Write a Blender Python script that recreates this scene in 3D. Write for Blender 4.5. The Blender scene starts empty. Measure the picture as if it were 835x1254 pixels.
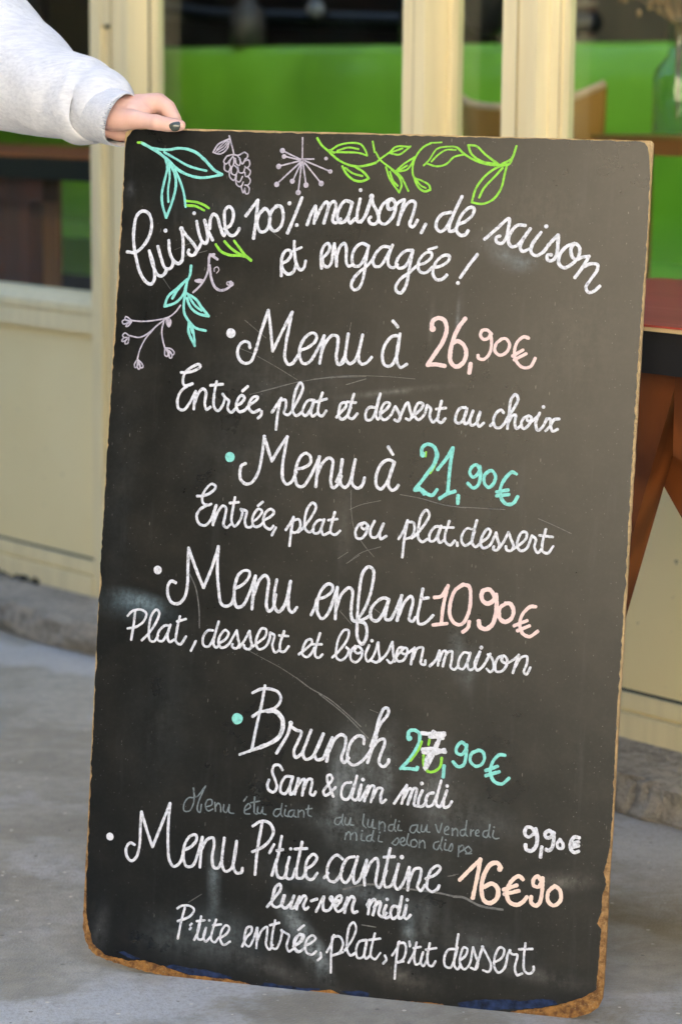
import bpy, bmesh, math, random
from mathutils import Vector, Matrix, noise
random.seed(7)
sc = bpy.context.scene
col = sc.collection
R = math.radians

# ---------------------------------------------------------------- camera
cd = bpy.data.cameras.new('camera'); cam = bpy.data.objects.new('camera', cd); col.objects.link(cam)
cam.matrix_world = Matrix(((0.999957,-0.009220,-0.000000,0.000000),(0.001509,0.163683,-0.986512,0.000000),(0.009096,0.986470,0.163690,1.050000),(0.000000,0.000000,0.000000,1.000000)))
cd.sensor_fit = 'VERTICAL'; cd.sensor_height = 36.0; cd.lens = 36.0 * 2900 / 1254
cd.shift_y = -0.0244; cd.shift_x = 0.0
cd.clip_start = 0.05; cd.clip_end = 500
cd.dof.use_dof = True; cd.dof.focus_distance = 2.78; cd.dof.aperture_fstop = 4.6
sc.camera = cam

# ---------------------------------------------------------------- sky, sun, exposure
SUN_AZ, SUN_EL = R(47.0), R(33.0)
w = bpy.data.worlds.new('World'); sc.world = w; w.use_nodes = True
nt = w.node_tree; bg = nt.nodes['Background']
sky = nt.nodes.new('ShaderNodeTexSky'); sky.sky_type = 'NISHITA'; sky.sun_disc = False
sky.sun_elevation = SUN_EL; sky.sun_rotation = SUN_AZ; sky.altitude = 60; sky.dust_density = 4.0
nt.links.new(sky.outputs[0], bg.inputs[0]); bg.inputs[1].default_value = 0.07
sl = bpy.data.lights.new('sun', 'SUN'); sun = bpy.data.objects.new('sun', sl); col.objects.link(sun)
sl.energy = 5.0; sl.angle = R(0.6); sl.color = (1.0, 0.95, 0.87)
sdir = Vector((math.sin(SUN_AZ) * math.cos(SUN_EL), math.cos(SUN_AZ) * math.cos(SUN_EL), math.sin(SUN_EL)))
sun.rotation_euler = sdir.to_track_quat('Z', 'Y').to_euler(); sun.location = sdir * 30
sc.view_settings.view_transform = 'Standard'; sc.view_settings.look = 'None'
sc.view_settings.exposure = 3.35; sc.view_settings.gamma = 1.0; sc.view_settings.use_curve_mapping = False

# ---------------------------------------------------------------- helpers
def tag(o, label=None, cat=None, group=None, kind=None):
    if label: o['label'] = label
    if cat: o['category'] = cat
    if group: o['group'] = group
    if kind: o['kind'] = kind
    return o

def empty(name, label, cat, mat=None, loc=None, group=None):
    o = bpy.data.objects.new(name, None); col.objects.link(o); o.empty_display_size = 0.1
    if mat is not None: o.matrix_world = mat
    elif loc is not None: o.matrix_world = Matrix.Translation(loc)
    return tag(o, label, cat, group)

def link(name, me, mats, parent=None, smooth=False, label=None):
    o = bpy.data.objects.new(name, me); col.objects.link(o)
    for m in (mats if isinstance(mats, (list, tuple)) else [mats]): me.materials.append(m)
    if parent is not None: o.parent = parent
    if smooth:
        me.polygons.foreach_set('use_smooth', [True] * len(me.polygons))
    if label: o['label'] = label
    return o

class MB:
    """collects shapes for ONE mesh"""
    def __init__(s): s.bm = bmesh.new()
    def add(s, verts, faces, mi=0):
        vs = [s.bm.verts.new(v) for v in verts]; out = []
        for f in faces:
            try:
                fc = s.bm.faces.new([vs[i] for i in f]); fc.material_index = mi; out.append(fc)
            except ValueError: pass
        return out
    def box(s, x0, x1, y0, y1, z0, z1, fn=None, mi=0):
        c = [(x, y, z) for z in (z0, z1) for y in (y0, y1) for x in (x0, x1)]
        if fn: c = [fn(*p) for p in c]
        s.add(c, [(0, 2, 3, 1), (4, 5, 7, 6), (0, 1, 5, 4), (2, 6, 7, 3), (0, 4, 6, 2), (1, 3, 7, 5)], mi)
        return s
    def prism(s, pts, z0, z1, fn=None, mi=0, side_mi=None):
        n_ = len(pts)
        c = [(p[0], p[1], z0) for p in pts] + [(p[0], p[1], z1) for p in pts]
        if fn: c = [fn(*p) for p in c]
        vs = [s.bm.verts.new(v) for v in c]
        for idx in (list(range(n_))[::-1], [n_ + i for i in range(n_)]):
            f = s.bm.faces.new([vs[i] for i in idx]); f.material_index = mi
        for i in range(n_):
            j = (i + 1) % n_
            f = s.bm.faces.new((vs[i], vs[j], vs[n_ + j], vs[n_ + i])); f.material_index = mi if side_mi is None else side_mi
        return s
    def tube(s, pts, rad, seg=10, mi=0, cap=True):
        pts = [Vector(p) for p in pts]; n_ = len(pts)
        if not isinstance(rad, (list, tuple)): rad = [rad] * n_
        rings = []; prev = None
        for i, p in enumerate(pts):
            t = (pts[min(i + 1, n_ - 1)] - pts[max(i - 1, 0)]).normalized()
            if prev is None:
                a = t.orthogonal().normalized()
            else:
                a = (prev - t * prev.dot(t)).normalized()
            prev = a; b = t.cross(a)
            rings.append([s.bm.verts.new(p + (a * math.cos(2 * math.pi * k / seg) + b * math.sin(2 * math.pi * k / seg)) * rad[i]) for k in range(seg)])
        for i in range(n_ - 1):
            for k in range(seg):
                f = s.bm.faces.new((rings[i][k], rings[i][(k + 1) % seg], rings[i + 1][(k + 1) % seg], rings[i + 1][k])); f.material_index = mi
        if cap:
            for rg, rev in ((rings[0], True), (rings[-1], False)):
                f = s.bm.faces.new(rg[::-1] if rev else rg); f.material_index = mi
        return s
    def ball(s, c, rx, ry=None, rz=None, sub=2, mi=0, rot=None):
        r = bmesh.ops.create_icosphere(s.bm, subdivisions=sub, radius=1.0)
        M = Matrix.Translation(c) @ (rot.to_4x4() if rot else Matrix.Identity(4)) @ Matrix.Diagonal((rx, ry or rx, rz or rx, 1))
        bmesh.ops.transform(s.bm, matrix=M, verts=r['verts'])
        return s
    def mesh(s, name, bevel=0.0, seg=2):
        if bevel:
            es = [e for e in s.bm.edges if len(e.link_faces) == 2 and e.calc_face_angle(0) > 0.5]
            bmesh.ops.bevel(s.bm, geom=es, offset=bevel, segments=seg, profile=0.5, affect='EDGES', clamp_overlap=True)
        bmesh.ops.recalc_face_normals(s.bm, faces=s.bm.faces)
        me = bpy.data.meshes.new(name); s.bm.to_mesh(me); s.bm.free(); return me
    def build(s, name, mats, parent=None, bevel=0.0, smooth=False, label=None):
        return link(name, s.mesh(name, bevel), mats, parent, smooth, label)

def remesh(me, voxel, smooth=4, name='body'):
    """voxel-union of overlapping shells into one continuous surface"""
    o = bpy.data.objects.new('tmp', me); col.objects.link(o)
    m = o.modifiers.new('r', 'REMESH'); m.mode = 'VOXEL'; m.voxel_size = voxel; m.use_smooth_shade = True
    if smooth:
        s = o.modifiers.new('s', 'SMOOTH'); s.factor = 0.5; s.iterations = smooth
    dg = bpy.context.evaluated_depsgraph_get()
    out = bpy.data.meshes.new_from_object(o.evaluated_get(dg)); out.name = name
    bpy.data.objects.remove(o); return out

# ---------------------------------------------------------------- materials
class NT:
    def __init__(s, name):
        s.m = bpy.data.materials.new(name); s.m.use_nodes = True; s.t = s.m.node_tree
        s.b = s.t.nodes['Principled BSDF']; s.out = s.t.nodes['Material Output']; s._co = None
    def n(s, typ, **kw):
        x = s.t.nodes.new(typ)
        for k, v in kw.items(): setattr(x, k, v)
        return x
    def l(s, a, b): s.t.links.new(a, b)
    def co(s, kind='Object'):
        if s._co is None: s._co = s.n('ShaderNodeTexCoord')
        return s._co.outputs[kind]
    def mapping(s, scale=(1, 1, 1), loc=(0, 0, 0), rot=(0, 0, 0), src=None):
        m = s.n('ShaderNodeMapping'); m.inputs['Scale'].default_value = scale
        m.inputs['Location'].default_value = loc; m.inputs['Rotation'].default_value = rot
        s.l(src or s.co(), m.inputs[0]); return m.outputs[0]
    def noise(s, scale, detail=4, rough=0.55, src=None, dist=0.0):
        x = s.n('ShaderNodeTexNoise'); x.inputs['Scale'].default_value = scale
        x.inputs['Detail'].default_value = detail; x.inputs['Roughness'].default_value = rough
        x.inputs['Distortion'].default_value = dist
        s.l(src or s.co(), x.inputs['Vector']); return x.outputs['Fac']
    def ramp(s, fac, stops):
        r = s.n('ShaderNodeValToRGB'); e = r.color_ramp.elements
        while len(e) < len(stops): e.new(0.5)
        for i, (p, c) in enumerate(stops):
            e[i].position = p; e[i].color = (c, c, c, 1) if isinstance(c, (int, float)) else (*c, 1)
        s.l(fac, r.inputs[0]); return r.outputs[0]
    def mix(s, fac, a, b, mode='MIX'):
        x = s.n('ShaderNodeMix', data_type='RGBA', blend_type=mode)
        for v, i in ((fac, 0), (a, 6), (b, 7)):
            if isinstance(v, (int, float)): x.inputs[i].default_value = v
            elif isinstance(v, tuple): x.inputs[i].default_value = (*v, 1)
            else: s.l(v, x.inputs[i])
        return x.outputs[2]
    def math(s, op, a, b=0.0, c=None, clamp=False):
        x = s.n('ShaderNodeMath', operation=op); x.use_clamp = clamp
        for i, v in enumerate((a, b, c)):
            if v is None: continue
            if isinstance(v, (int, float)): x.inputs[i].default_value = v
            else: s.l(v, x.inputs[i])
        return x.outputs[0]
    def color(s, v):
        if isinstance(v, tuple): s.b.inputs['Base Color'].default_value = (*v, 1)
        else: s.l(v, s.b.inputs['Base Color'])
    def rough(s, v):
        if isinstance(v, (int, float)): s.b.inputs['Roughness'].default_value = v
        else: s.l(v, s.b.inputs['Roughness'])
    def bump(s, h, strength=0.3, dist=0.01):
        b = s.n('ShaderNodeBump'); b.inputs['Strength'].default_value = strength; b.inputs['Distance'].default_value = dist
        s.l(h, b.inputs['Height']); s.l(b.outputs[0], s.b.inputs['Normal'])

def simple(name, c, rough=0.5, var=0.12, scale=6.0, bump=0.0, stretch=(1, 1, 1), spec=None):
    k = NT(name); f = k.noise(scale, 5, src=k.mapping(stretch))
    lo = tuple(max(0, x * (1 - var * 2)) for x in c); hi = tuple(min(1, x * (1 + var)) for x in c)
    k.color(k.ramp(f, [(0.25, lo), (0.75, hi)])); k.rough(rough)
    if bump: k.bump(k.noise(scale * 8, 4, src=k.mapping(stretch)), bump, 0.004)
    if spec is not None: k.b.inputs['Specular IOR Level'].default_value = spec
    return k.m

def glass_sheet(name, tint=(1, 1, 1), boost=1.0):
    k = NT(name); t = k.t
    tr = k.n('ShaderNodeBsdfTransparent'); tr.inputs[0].default_value = (*tint, 1)
    gl = k.n('ShaderNodeBsdfGlossy'); gl.inputs['Roughness'].default_value = 0.03
    fr = k.n('ShaderNodeFresnel'); ge = k.n('ShaderNodeNewGeometry'); k.l(k.math('SUBTRACT', 1.5, k.math('MULTIPLY', ge.outputs['Backfacing'], 1.5 - 1 / 1.5)), fr.inputs[0])
    ms = k.n('ShaderNodeMixShader'); k.l(k.math('MULTIPLY', fr.outputs[0], boost, clamp=True), ms.inputs[0])
    k.l(tr.outputs[0], ms.inputs[1]); k.l(gl.outputs[0], ms.inputs[2]); k.l(ms.outputs[0], k.out.inputs[0])
    return k.m

# cream painted timber: patchy, faintly brushed, grime in noise patches
k = NT('cream_paint'); f = k.noise(2.2, 5, src=k.mapping((1, 1, .5))); g = k.noise(40, 4, src=k.mapping((1, 1, .08)))
c1 = k.ramp(f, [(.3, (.77, .66, .38)), (.7, (.85, .74, .46))]); k.color(k.mix(k.ramp(g, [(.35, .25), (.6, 0.)]), c1, (.50, .42, .24)))
k.rough(.42); k.bump(g, .12, .002); CREAM = k.m
k = NT('cream_panel'); f = k.noise(1.7, 6); sp = k.noise(55, 3)
c1 = k.ramp(f, [(.3, (.75, .63, .33)), (.7, (.84, .72, .41))]); k.color(k.mix(k.ramp(sp, [(.70, 0.), (.76, .7)]), c1, (.2, .17, .11)))
k.rough(.45); k.bump(k.noise(30, 5), .08, .003); PANEL = k.m
DARKGAP = simple('dark_seal_and_gap', (.05, .055, .045), .6)
# concrete pavement and stone step
k = NT('concrete'); f = k.noise(1.6, 7, .6); g = k.noise(45, 6, .65); h = k.noise(260, 2); st = k.noise(5, 5, .6, src=k.mapping((1, 1.6, 1)), dist=.6)
c1 = k.ramp(f, [(.3, (.37, .335, .27)), (.7, (.50, .465, .385))])
c1 = k.mix(k.ramp(st, [(.45, 0.), (.62, .55)]), c1, (.25, .215, .15))
c1 = k.mix(k.ramp(g, [(.35, .45), (.6, 0.)]), c1, (.20, .19, .17)); c1 = k.mix(k.ramp(h, [(.66, 0.), (.74, .7)]), c1, (.55, .53, .50))
k.color(c1); pt = k.noise(2.6, 6, .62, src=k.mapping((1, 1, 1), (3.1, 7.7, 0))); gr2 = k.noise(120, 4, .7)
c1 = k.mix(k.math('MULTIPLY', k.ramp(pt, [(.50, 0.), (.56, .75)]), k.ramp(gr2, [(.35, .3), (.55, 1.)])), c1, (.56, .55, .53))
for (x_, y_, rx_, ry_, am_, cc_) in ((.42, 2.93, .50, .26, 1.0, (.20, .155, .085)), (.30, 2.60, .5, .10, .8, (.22, .18, .11)), (-.55, 3.35, .5, .35, .5, (.27, .24, .18))):
    mp = k.n('ShaderNodeMapping', vector_type='TEXTURE'); mp.inputs['Location'].default_value = (x_, y_, 0); mp.inputs['Scale'].default_value = (rx_, ry_, 1); k.l(k.co(), mp.inputs[0])
    gr_ = k.n('ShaderNodeTexGradient', gradient_type='QUADRATIC_SPHERE'); k.l(mp.outputs[0], gr_.inputs[0])
    c1 = k.mix(k.math('MULTIPLY', k.math('MULTIPLY', k.math('POWER', gr_.outputs['Fac'], .5), k.ramp(k.noise(14, 6, .65, dist=.5), [(.35, .25), (.62, 1.)])), am_, clamp=True), c1, cc_)
vo = k.n('ShaderNodeTexVoronoi'); vo.inputs['Scale'].default_value = 60; k.l(k.co(), vo.inputs['Vector']); rc = k.n('ShaderNodeSeparateColor'); k.l(vo.outputs['Color'], rc.inputs[0])
gm = k.math('MULTIPLY', k.math('LESS_THAN', vo.outputs['Distance'], .16), k.math('GREATER_THAN', rc.outputs[0], .70))
c1 = k.mix(k.math('MULTIPLY', gm, .8), c1, k.mix(rc.outputs[1], (.06, .05, .04), (.85, .78, .64)))
k.color(c1); k.rough(k.ramp(f, [(.3, .42), (.7, .62)])); k.bump(k.math('ADD', k.math('ADD', g, h), k.math('MULTIPLY', pt, .5)), .5, .005); CONC = k.m
k = NT('stone_step'); f = k.noise(7, 6, .65); g = k.noise(60, 5, .7); c1 = k.ramp(f, [(.3, (.27, .23, .17)), (.5, (.49, .44, .36)), (.75, (.66, .60, .50))])
k.color(k.mix(k.ramp(g, [(.3, .6), (.55, 0.)]), c1, (.07, .06, .05))); k.rough(.75); k.bump(k.math('ADD', f, k.math('MULTIPLY', g, 1.3)), 1.0, .020); STEP = k.m
GREEN = simple('green_vinyl', (.27, .60, .045), .33, .14, 3.0, .05)
BROWN = simple('brown_wood', (.42, .13, .045), .4, .25, 5, .05, (1, 1, .15))
REDWOOD = simple('dark_red_wood', (.12, .026, .009), .45, .3, 6, .04, (3, 3, .2))
ORWOOD = simple('orange_wood', (.30, .11, .025), .4, .2, 5, .05, (1, 1, .2))
OLIVE = simple('honey_wood', (.34, .20, .045), .35, .15, 6, .03, (.3, 1, 1))
PLY = simple('bent_plywood', (.42, .20, .04), .35, .2, 7, .03, (1, 1, .3))
PLYEDGE = simple('plywood_edge', (.70, .48, .28), .5, .15, 30, .03, (1, 1, 4))
BLACK = simple('black_metal', (.012, .012, .013), .4, .2, 8)
DARKWOOD = simple('smoked_wood', (.022, .010, .006), .5, .4, 3, .05, (1, 1, .3))
REDTOP_ = NT('red_tabletop'); k = REDTOP_; f = k.noise(4, 5, src=k.mapping((.6, 4, 1))); s2 = k.noise(16, 4, src=k.mapping((.25, 5, 1)))
k.color(k.mix(k.ramp(s2, [(.64, 0.), (.70, .45)]), k.ramp(f, [(.3, (.27, .034, .026)), (.7, (.37, .060, .044))]), (.45, .28, .24))); k.rough(.36); k.bump(s2, .1, .002); REDTOP = k.m
# varnished leg wood with swirling grain
k = NT('varnished_pine'); wv = k.n('ShaderNodeTexWave', wave_type='RINGS', rings_direction='X'); wv.inputs['Scale'].default_value = 9.0
wv.inputs['Distortion'].default_value = 7.0; wv.inputs['Detail'].default_value = 4.0; wv.inputs['Detail Scale'].default_value = 1.2
k.l(k.mapping((1.0, 1.0, .35), (.4, .2, .1)), wv.inputs[0]); f = k.noise(9, 5, src=k.mapping((1, 1, .3)))
k.color(k.mix(.35, k.ramp(wv.outputs['Fac'], [(.1, (.075, .020, .005)), (.9, (.19, .056, .012))]), k.ramp(f, [(.3, (.05, .013, .004)), (.7, (.20, .062, .014))]))); k.rough(.33); PINE = k.m
PINE2 = simple('honey_pine', (.17, .050, .012), .35, .35, 7, .04, (1, 1, .25))
# rough brick wall
k = NT('old_brick'); bt = k.n('ShaderNodeTexBrick'); bt.inputs['Scale'].default_value = 1.0
bt.inputs['Brick Width'].default_value = .105; bt.inputs['Row Height'].default_value = .050; bt.inputs['Mortar Size'].default_value = .009; bt.inputs['Mortar Smooth'].default_value = .5
bt.inputs['Color1'].default_value = (.13, .058, .034, 1); bt.inputs['Color2'].default_value = (.19, .095, .055, 1); bt.inputs['Mortar'].default_value = (.60, .46, .30, 1)
k.l(k.mapping((1, 1, 1), rot=(math.pi / 2, 0, 0)), bt.inputs[0]); f = k.noise(6, 5)
k.color(k.mix(k.ramp(f, [(.35, .6), (.65, 0.)]), bt.outputs[0], (.07, .045, .03))); k.rough(.85); k.bump(f, .6, .02); BRICK = k.m
PANE = glass_sheet('window_glass', (.93, .97, .94), .7)
BOTTLE = glass_sheet('bottle_glass', (.90, .94, .90), 1.3)
STRAW = simple('dried_straw', (.40, .25, .13), .8, .2, 30)
# sweatshirt, skin and the rest of the person
k = NT('heather_jersey'); f = k.noise(150, 4, .65, src=k.mapping((.30, 1.2, 1.6), rot=(.4, .5, .6))); g = k.noise(9, 4)
c1 = k.ramp(f, [(.3, (.57, .58, .61)), (.6, (.74, .745, .765))]); k.color(k.mix(k.ramp(g, [(.4, .25), (.65, 0.)]), c1, (.50, .515, .56)))
k.rough(.9); k.b.inputs['Sheen Weight'].default_value = .25; k.bump(k.math('ADD', k.noise(520, 3), k.math('MULTIPLY', k.noise(26, 4), 2.5)), .45, .0022); JERSEY = k.m
k = NT('skin'); f = k.noise(30, 5); g = k.noise(240, 3); k.color(k.ramp(f, [(.3, (.64, .36, .275)), (.7, (.76, .49, .40))])); k.rough(.45)
k.b.inputs['Subsurface Weight'].default_value = .12; k.b.inputs['Subsurface Radius'].default_value = (.9, .35, .2); k.b.inputs['Subsurface Scale'].default_value = .006
k.bump(g, .12, .0008); SKIN = k.m
k = NT('nail_varnish'); k.color((.055, .065, .05)); k.rough(.12); k.b.inputs['Coat Weight'].default_value = .6; NAIL = k.m
DENIM = simple('dark_denim', (.018, .024, .045), .85, .25, 40, .1)
HAIR = simple('brown_hair', (.035, .018, .009), .5, .4, 60, .2, (1, 1, .1))
EYEW = simple('eye_white', (.75, .74, .72), .2, .02); EYED = simple('eye_dark', (.02, .012, .008), .2, .02); LIP = simple('lips', (.42, .13, .11), .4, .05)
SHOE = simple('shoe_leather', (.02, .018, .016), .5, .2)
# facing street
k = NT('sunlit_render'); f = k.noise(.35, 5); k.color(k.ramp(f, [(.3, (.65, .57, .44)), (.7, (.75, .67, .53))])); k.rough(.85); k.bump(k.noise(30, 4), .3, .01); RENDER = k.m
SHUTTER = simple('grey_shutter', (.20, .21, .20), .6, .1)
DARKPANE = simple('dark_window', (.02, .024, .028), .1, .1)
LEAF = simple('plane_leaf', (.018, .030, .012), .6, .4, 3); BARK = simple('bark', (.10, .08, .06), .9, .3, 12, .3, (1, 1, .2))
ROOF = simple('slate_roof', (.09, .09, .10), .6, .2, 4)

# ---------------------------------------------------------------- frames of reference
OW = Vector((0.54293,3.46737,0.00000)); DW = Vector((0.68143,-0.73188,0.00000)); NW = Vector((-0.73188,-0.68143,0.00000))          # shop front: origin, along it, out of it
MW = Matrix(((DW.x, -NW.x, 0, OW.x), (DW.y, -NW.y, 0, OW.y), (0, 0, 1, 0), (0, 0, 0, 1)))   # local (s, depth into the shop, z)
def wp(s, o, z): return OW + DW * s + NW * o + Vector((0, 0, z))

# ================================================================ SETTING
me = MB(); me.add([(-160, -160, 0), (160, -160, 0), (160, 160, 0), (-160, 160, 0)], [(0, 1, 2, 3)])
tag(me.build('pavement', CONC), kind='structure')

# stone step along the foot of the shop front: chipped front arris
st = empty('stone_step', 'worn grey stone step running along the foot of the cream shop front', 'step', mat=MW)
b = MB(); N = 900; rows = []
rr = random.Random(3)
for i in range(N + 1):
    s = -7 + 14 * i / N
    def j(a, q): return 1.2 * a * noise.noise(Vector((s * 9 + q * 17, q * 3.1, 0))) + a * 1.0 * noise.noise(Vector((s * 34, q * 5.7, 2)))
    rows.append([(s, -.124 + j(.012, 1), -.02), (s, -.141 + j(.012, 1.5), .007 + j(.006, 9)), (s, -.147 + j(.012, 2), .030), (s, -.147 + j(.007, 3), .056 + j(.003, 3)),
                 (s, -.143 + j(.005, 4), .065 + j(.0015, 4)), (s, -.06, .067), (s, .12, .0675)])
vs = [[b.bm.verts.new(p) for p in r] for r in rows]
for i in range(N):
    for q in range(6): b.bm.faces.new((vs[i][q], vs[i + 1][q], vs[i + 1][q + 1], vs[i][q + 1]))
b.build('step_block', STEP, st)
# tufts and grit in the joint between step and wall
b = MB()
for i in range(420):
    s = rr.uniform(-3.2, 1.2); o = -rr.uniform(.0, .018); hgt = rr.uniform(.002, .009)
    if noise.noise(Vector((s * 3, 0, 0))) < .02: continue
    b.ball((s, o, .068 + hgt * .4), rr.uniform(.003, .009), rr.uniform(.003, .008), hgt, sub=1)
tag(b.build('joint_dirt', simple('joint_dirt', (.045, .04, .025), .95, .4, 40), st), kind='stuff')

# ---------------------------------------------------------------- the cafe building
cafe = empty('cafe_building', 'cream painted timber cafe front with large windows behind the menu board', 'building', mat=MW)
Z0, ZR0, ZR1, ZT = .067, .588, .657, 2.75
def post(s0, s1, dep, name='post'):
    b = MB(); b.box(s0, s1, .0, dep, Z0, ZT); return b.build(name, CREAM, cafe, bevel=.003)
# posts in view, each a stepped profile
b = MB(); b.box(-1.507, -1.476, .0, .05, Z0, ZT); b.box(-1.4765, -1.441, .011, .05, Z0, ZT); b.box(-1.4415, -1.393, .002, .052, Z0, ZT); b.build('post', CREAM, cafe, bevel=.003)
b = MB(); b.box(-1.474, -1.443, .002, .012, 1.175, ZT); b.build('hinge_strip', CREAM, cafe, bevel=.003)
b = MB(); b.box(-1.474, -1.449, .0105, .0112, 1.168, 1.175); b.box(-1.449, -1.4425, .0100, .0112, .96, 1.175); b.build('shadow_gap', DARKGAP, cafe)  # shade round the hinge strip, drawn as thin dark strips
b = MB(); b.box(-.6585, -.608, .0, .056, Z0, ZT); b.build('post', CREAM, cafe, bevel=.003)
b = MB(); b.box(-.612, -.6035, .0565, .085, Z0, ZT); b.build('seal', DARKGAP, cafe)
b = MB(); b.box(-.4345, -.4035, .0, .052, Z0, ZT); b.box(-.4030, -.364, .003, .026, Z0, ZT); b.box(-.4035, -.3645, .026, .05, Z0, ZT); b.box(-.364, -.3600, .030, .053, Z0, ZT); b.build('post', CREAM, cafe, bevel=.003)
post(-3.1, -3.0, .05); post(1.35, 1.46, .05); post(-5.2, -5.1, .05); post(3.2, 3.3, .05)
BAYS = [(-3.0, -1.507), (-1.393, -.6585), (-.608, -.4345), (-.364, 1.35), (-5.1, -3.1), (1.46, 3.2)]
pane_parent = {}
for s_ in (-1.393, -.364):
    b = MB(); b.box(s_ + .0003, s_ + .0048, .0512, .0519, ZR1 - .005, 2.49); b.build('seal', DARKGAP, cafe)
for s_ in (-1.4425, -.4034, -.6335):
    b = MB(); b.box(s_, s_ + .0011, -.0006, .004, Z0 + .04, 2.49); b.build('groove_shade', simple('groove_shadow', (.34, .28, .15), .6), cafe)  # grooves drawn as thin strips, their shade put into the colour
for (a0, a1) in BAYS:
    # recessed panel, two mouldings and skirting below the rail
    b = MB(); b.box(a0, a1, .014, .04, Z0 + .03, ZR0 + .01); b.build('lower_panel', PANEL, cafe)
    b = MB(); b.box(a0, a1, .004, .03, .112, .1365); b.box(a0, a1, -.004, .03, Z0, .1055); b.box(a0, a1, .010, .03, .1055, .112); b.build('skirting', CREAM, cafe, bevel=.0025)
    b = MB(); b.box(a0, a1, .010, .0135, .1365, .1405); b.build('seal', DARKGAP, cafe)
    b = MB(); b.box(a0, a1, .0, .07, ZR0, .6215); b.box(a0, a1, .006, .07, .6215, .6255)
    b.prism([(.001, .6255), (.07, .6255), (.07, ZR1 + .004), (.040, ZR1), (.001, .640)], a0, a1, fn=lambda x, y, z: (z, x, y)); b.build('sill_rail', CREAM, cafe, bevel=.0025)
    # window frame and pane
    b = MB(); fw = .013; d0, d1 = .052, .078
    b.box(a0 + .001, a0 + fw, d0, d1, ZR1 - .006, 2.5); b.box(a1 - fw, a1 - .001, d0, d1, ZR1 - .006, 2.5); b.box(a0 + fw, a1 - fw, d0, d1, 2.488, 2.5)
    fr = b.build('window_frame', CREAM, cafe, bevel=.002)
    b = MB(); b.box(a0 + fw * .6, a1 - fw * .6, .0645, .0665, ZR1 - .004, 2.495)
    b.build('window_pane', PANE, fr)
b = MB(); b.box(-5.2, 3.3, -.01, .09, 2.5, 3.0); b.build('fascia', CREAM, cafe, bevel=.004)
b = MB(); b.box(-5.2, 3.3, -.05, .12, 3.0, 3.06); b.build('cornice', CREAM, cafe, bevel=.006)
# end walls and the rear wall, its unseen height and length shaped to shade the street
b = MB(); b.box(-5.4, -5.2, .0, 2.2, 0, 3.0); b.build('end_wall', BRICK, cafe)
b = MB(); b.box(3.3, 3.5, .0, 2.2, 0, 3.0); b.build('end_wall', BRICK, cafe)
b = MB(); b.box(-70, 5.0, 2.2, 2.7, 0, 9.5); b.build('rear_wall', BRICK, cafe)
b = MB(); b.box(-5.2, -2.52, 2.16, 2.195, .2, 2.6); b.build('wood_lining', DARKWOOD, cafe)
b = MB(); b.box(-2.10, -1.86, 2.13, 2.194, .2, 2.6); b.build('wood_post', simple('taupe_post', (.16, .12, .075), .6), cafe)
b = MB(); b.box(-5.2, 3.3, .08, 2.2, .05, .16); tag(b.build('floor', simple('cafe_floor', (.08, .07, .06), .4, .2, 8)), kind='structure').matrix_world = MW

# ---------------------------------------------------------------- inside the cafe
bq = empty('banquette', 'long green vinyl banquette along the rear wall inside the cafe', 'bench', mat=MW)
b = MB(); n_ = 120; prof = [(1.62, .60), (1.60, .70), (1.585, .9), (1.59, 1.08), (1.605, 1.155), (1.635, 1.178), (1.68, 1.18), (1.70, 1.15), (1.70, .6)]
vv = []
for i in range(n_ + 1):
    s = -5.0 + 8.0 * i / n_
    f = s / .32 - math.floor(s / .32); dip = .020 * math.exp(-((f - .5) / .14) ** 2)
    vv.append([b.bm.verts.new((s, y + (dip if q < 5 else 0) + .004 * noise.noise(Vector((s * 4, z * 5, 1))), z)) for q, (y, z) in enumerate(prof)])
for i in range(n_):
    for q in range(len(prof) - 1): b.bm.faces.new((vv[i][q], vv[i + 1][q], vv[i + 1][q + 1], vv[i][q + 1]))
b.build('backrest', GREEN, bq, smooth=True)
b = MB(); b.box(-5.0, 3.0, 1.1, 1.62, .56, .66); b.build('seat', GREEN, bq, bevel=.03)
b = MB(); b.box(-5.0, 3.0, 1.18, 1.7, .16, .56); b.build('base', BLACK, bq)

def cafe_table(label, s0, s1, y0, y1, z, top, edge, thick, leg):
    t = empty('cafe_table', label, 'table', mat=MW, group=None)
    b = MB(); b.box(s0, s1, y0, y1, z - .006, z); b.build('table_top', top, t, bevel=.002)
    b = MB(); b.box(s0 + .004, s1 - .004, y0 + .004, y1 - .004, z - thick, z - .0065); b.build('table_edge', edge, t, bevel=.003)
    return t
t = cafe_table('dark edged brown table just inside the left window', -3.3, -1.86, .42, 1.02, .908, BROWN, BLACK, .055, None)
b = MB()
for q in range(6): b.box(-3.14 + q * .118, -3.03 + q * .118, .52, .56, .17, .852)
b.build('panelled_base', REDWOOD, t, bevel=.004)
b = MB(); b.box(-2.42, -2.365, .545, .56, .17, .852); b.build('leg', ORWOOD, t, bevel=.004)
b = MB(); b.box(-3.28, -2.30, .46, .50, .80, .852); b.build('rail', REDWOOD, t)
t = cafe_table('honey coloured wooden table holding the glass bottle', -.80, .4, .63, 1.5, .980, OLIVE, ORWOOD, .036, None)
for (x, y) in ((-.74, .69), (-.74, 1.44), (.34, .69), (.34, 1.44)):
    b = MB(); b.box(x - .025, x + .025, y - .025, y + .025, .16, .943); b.build('leg', ORWOOD, t, bevel=.004)

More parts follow.
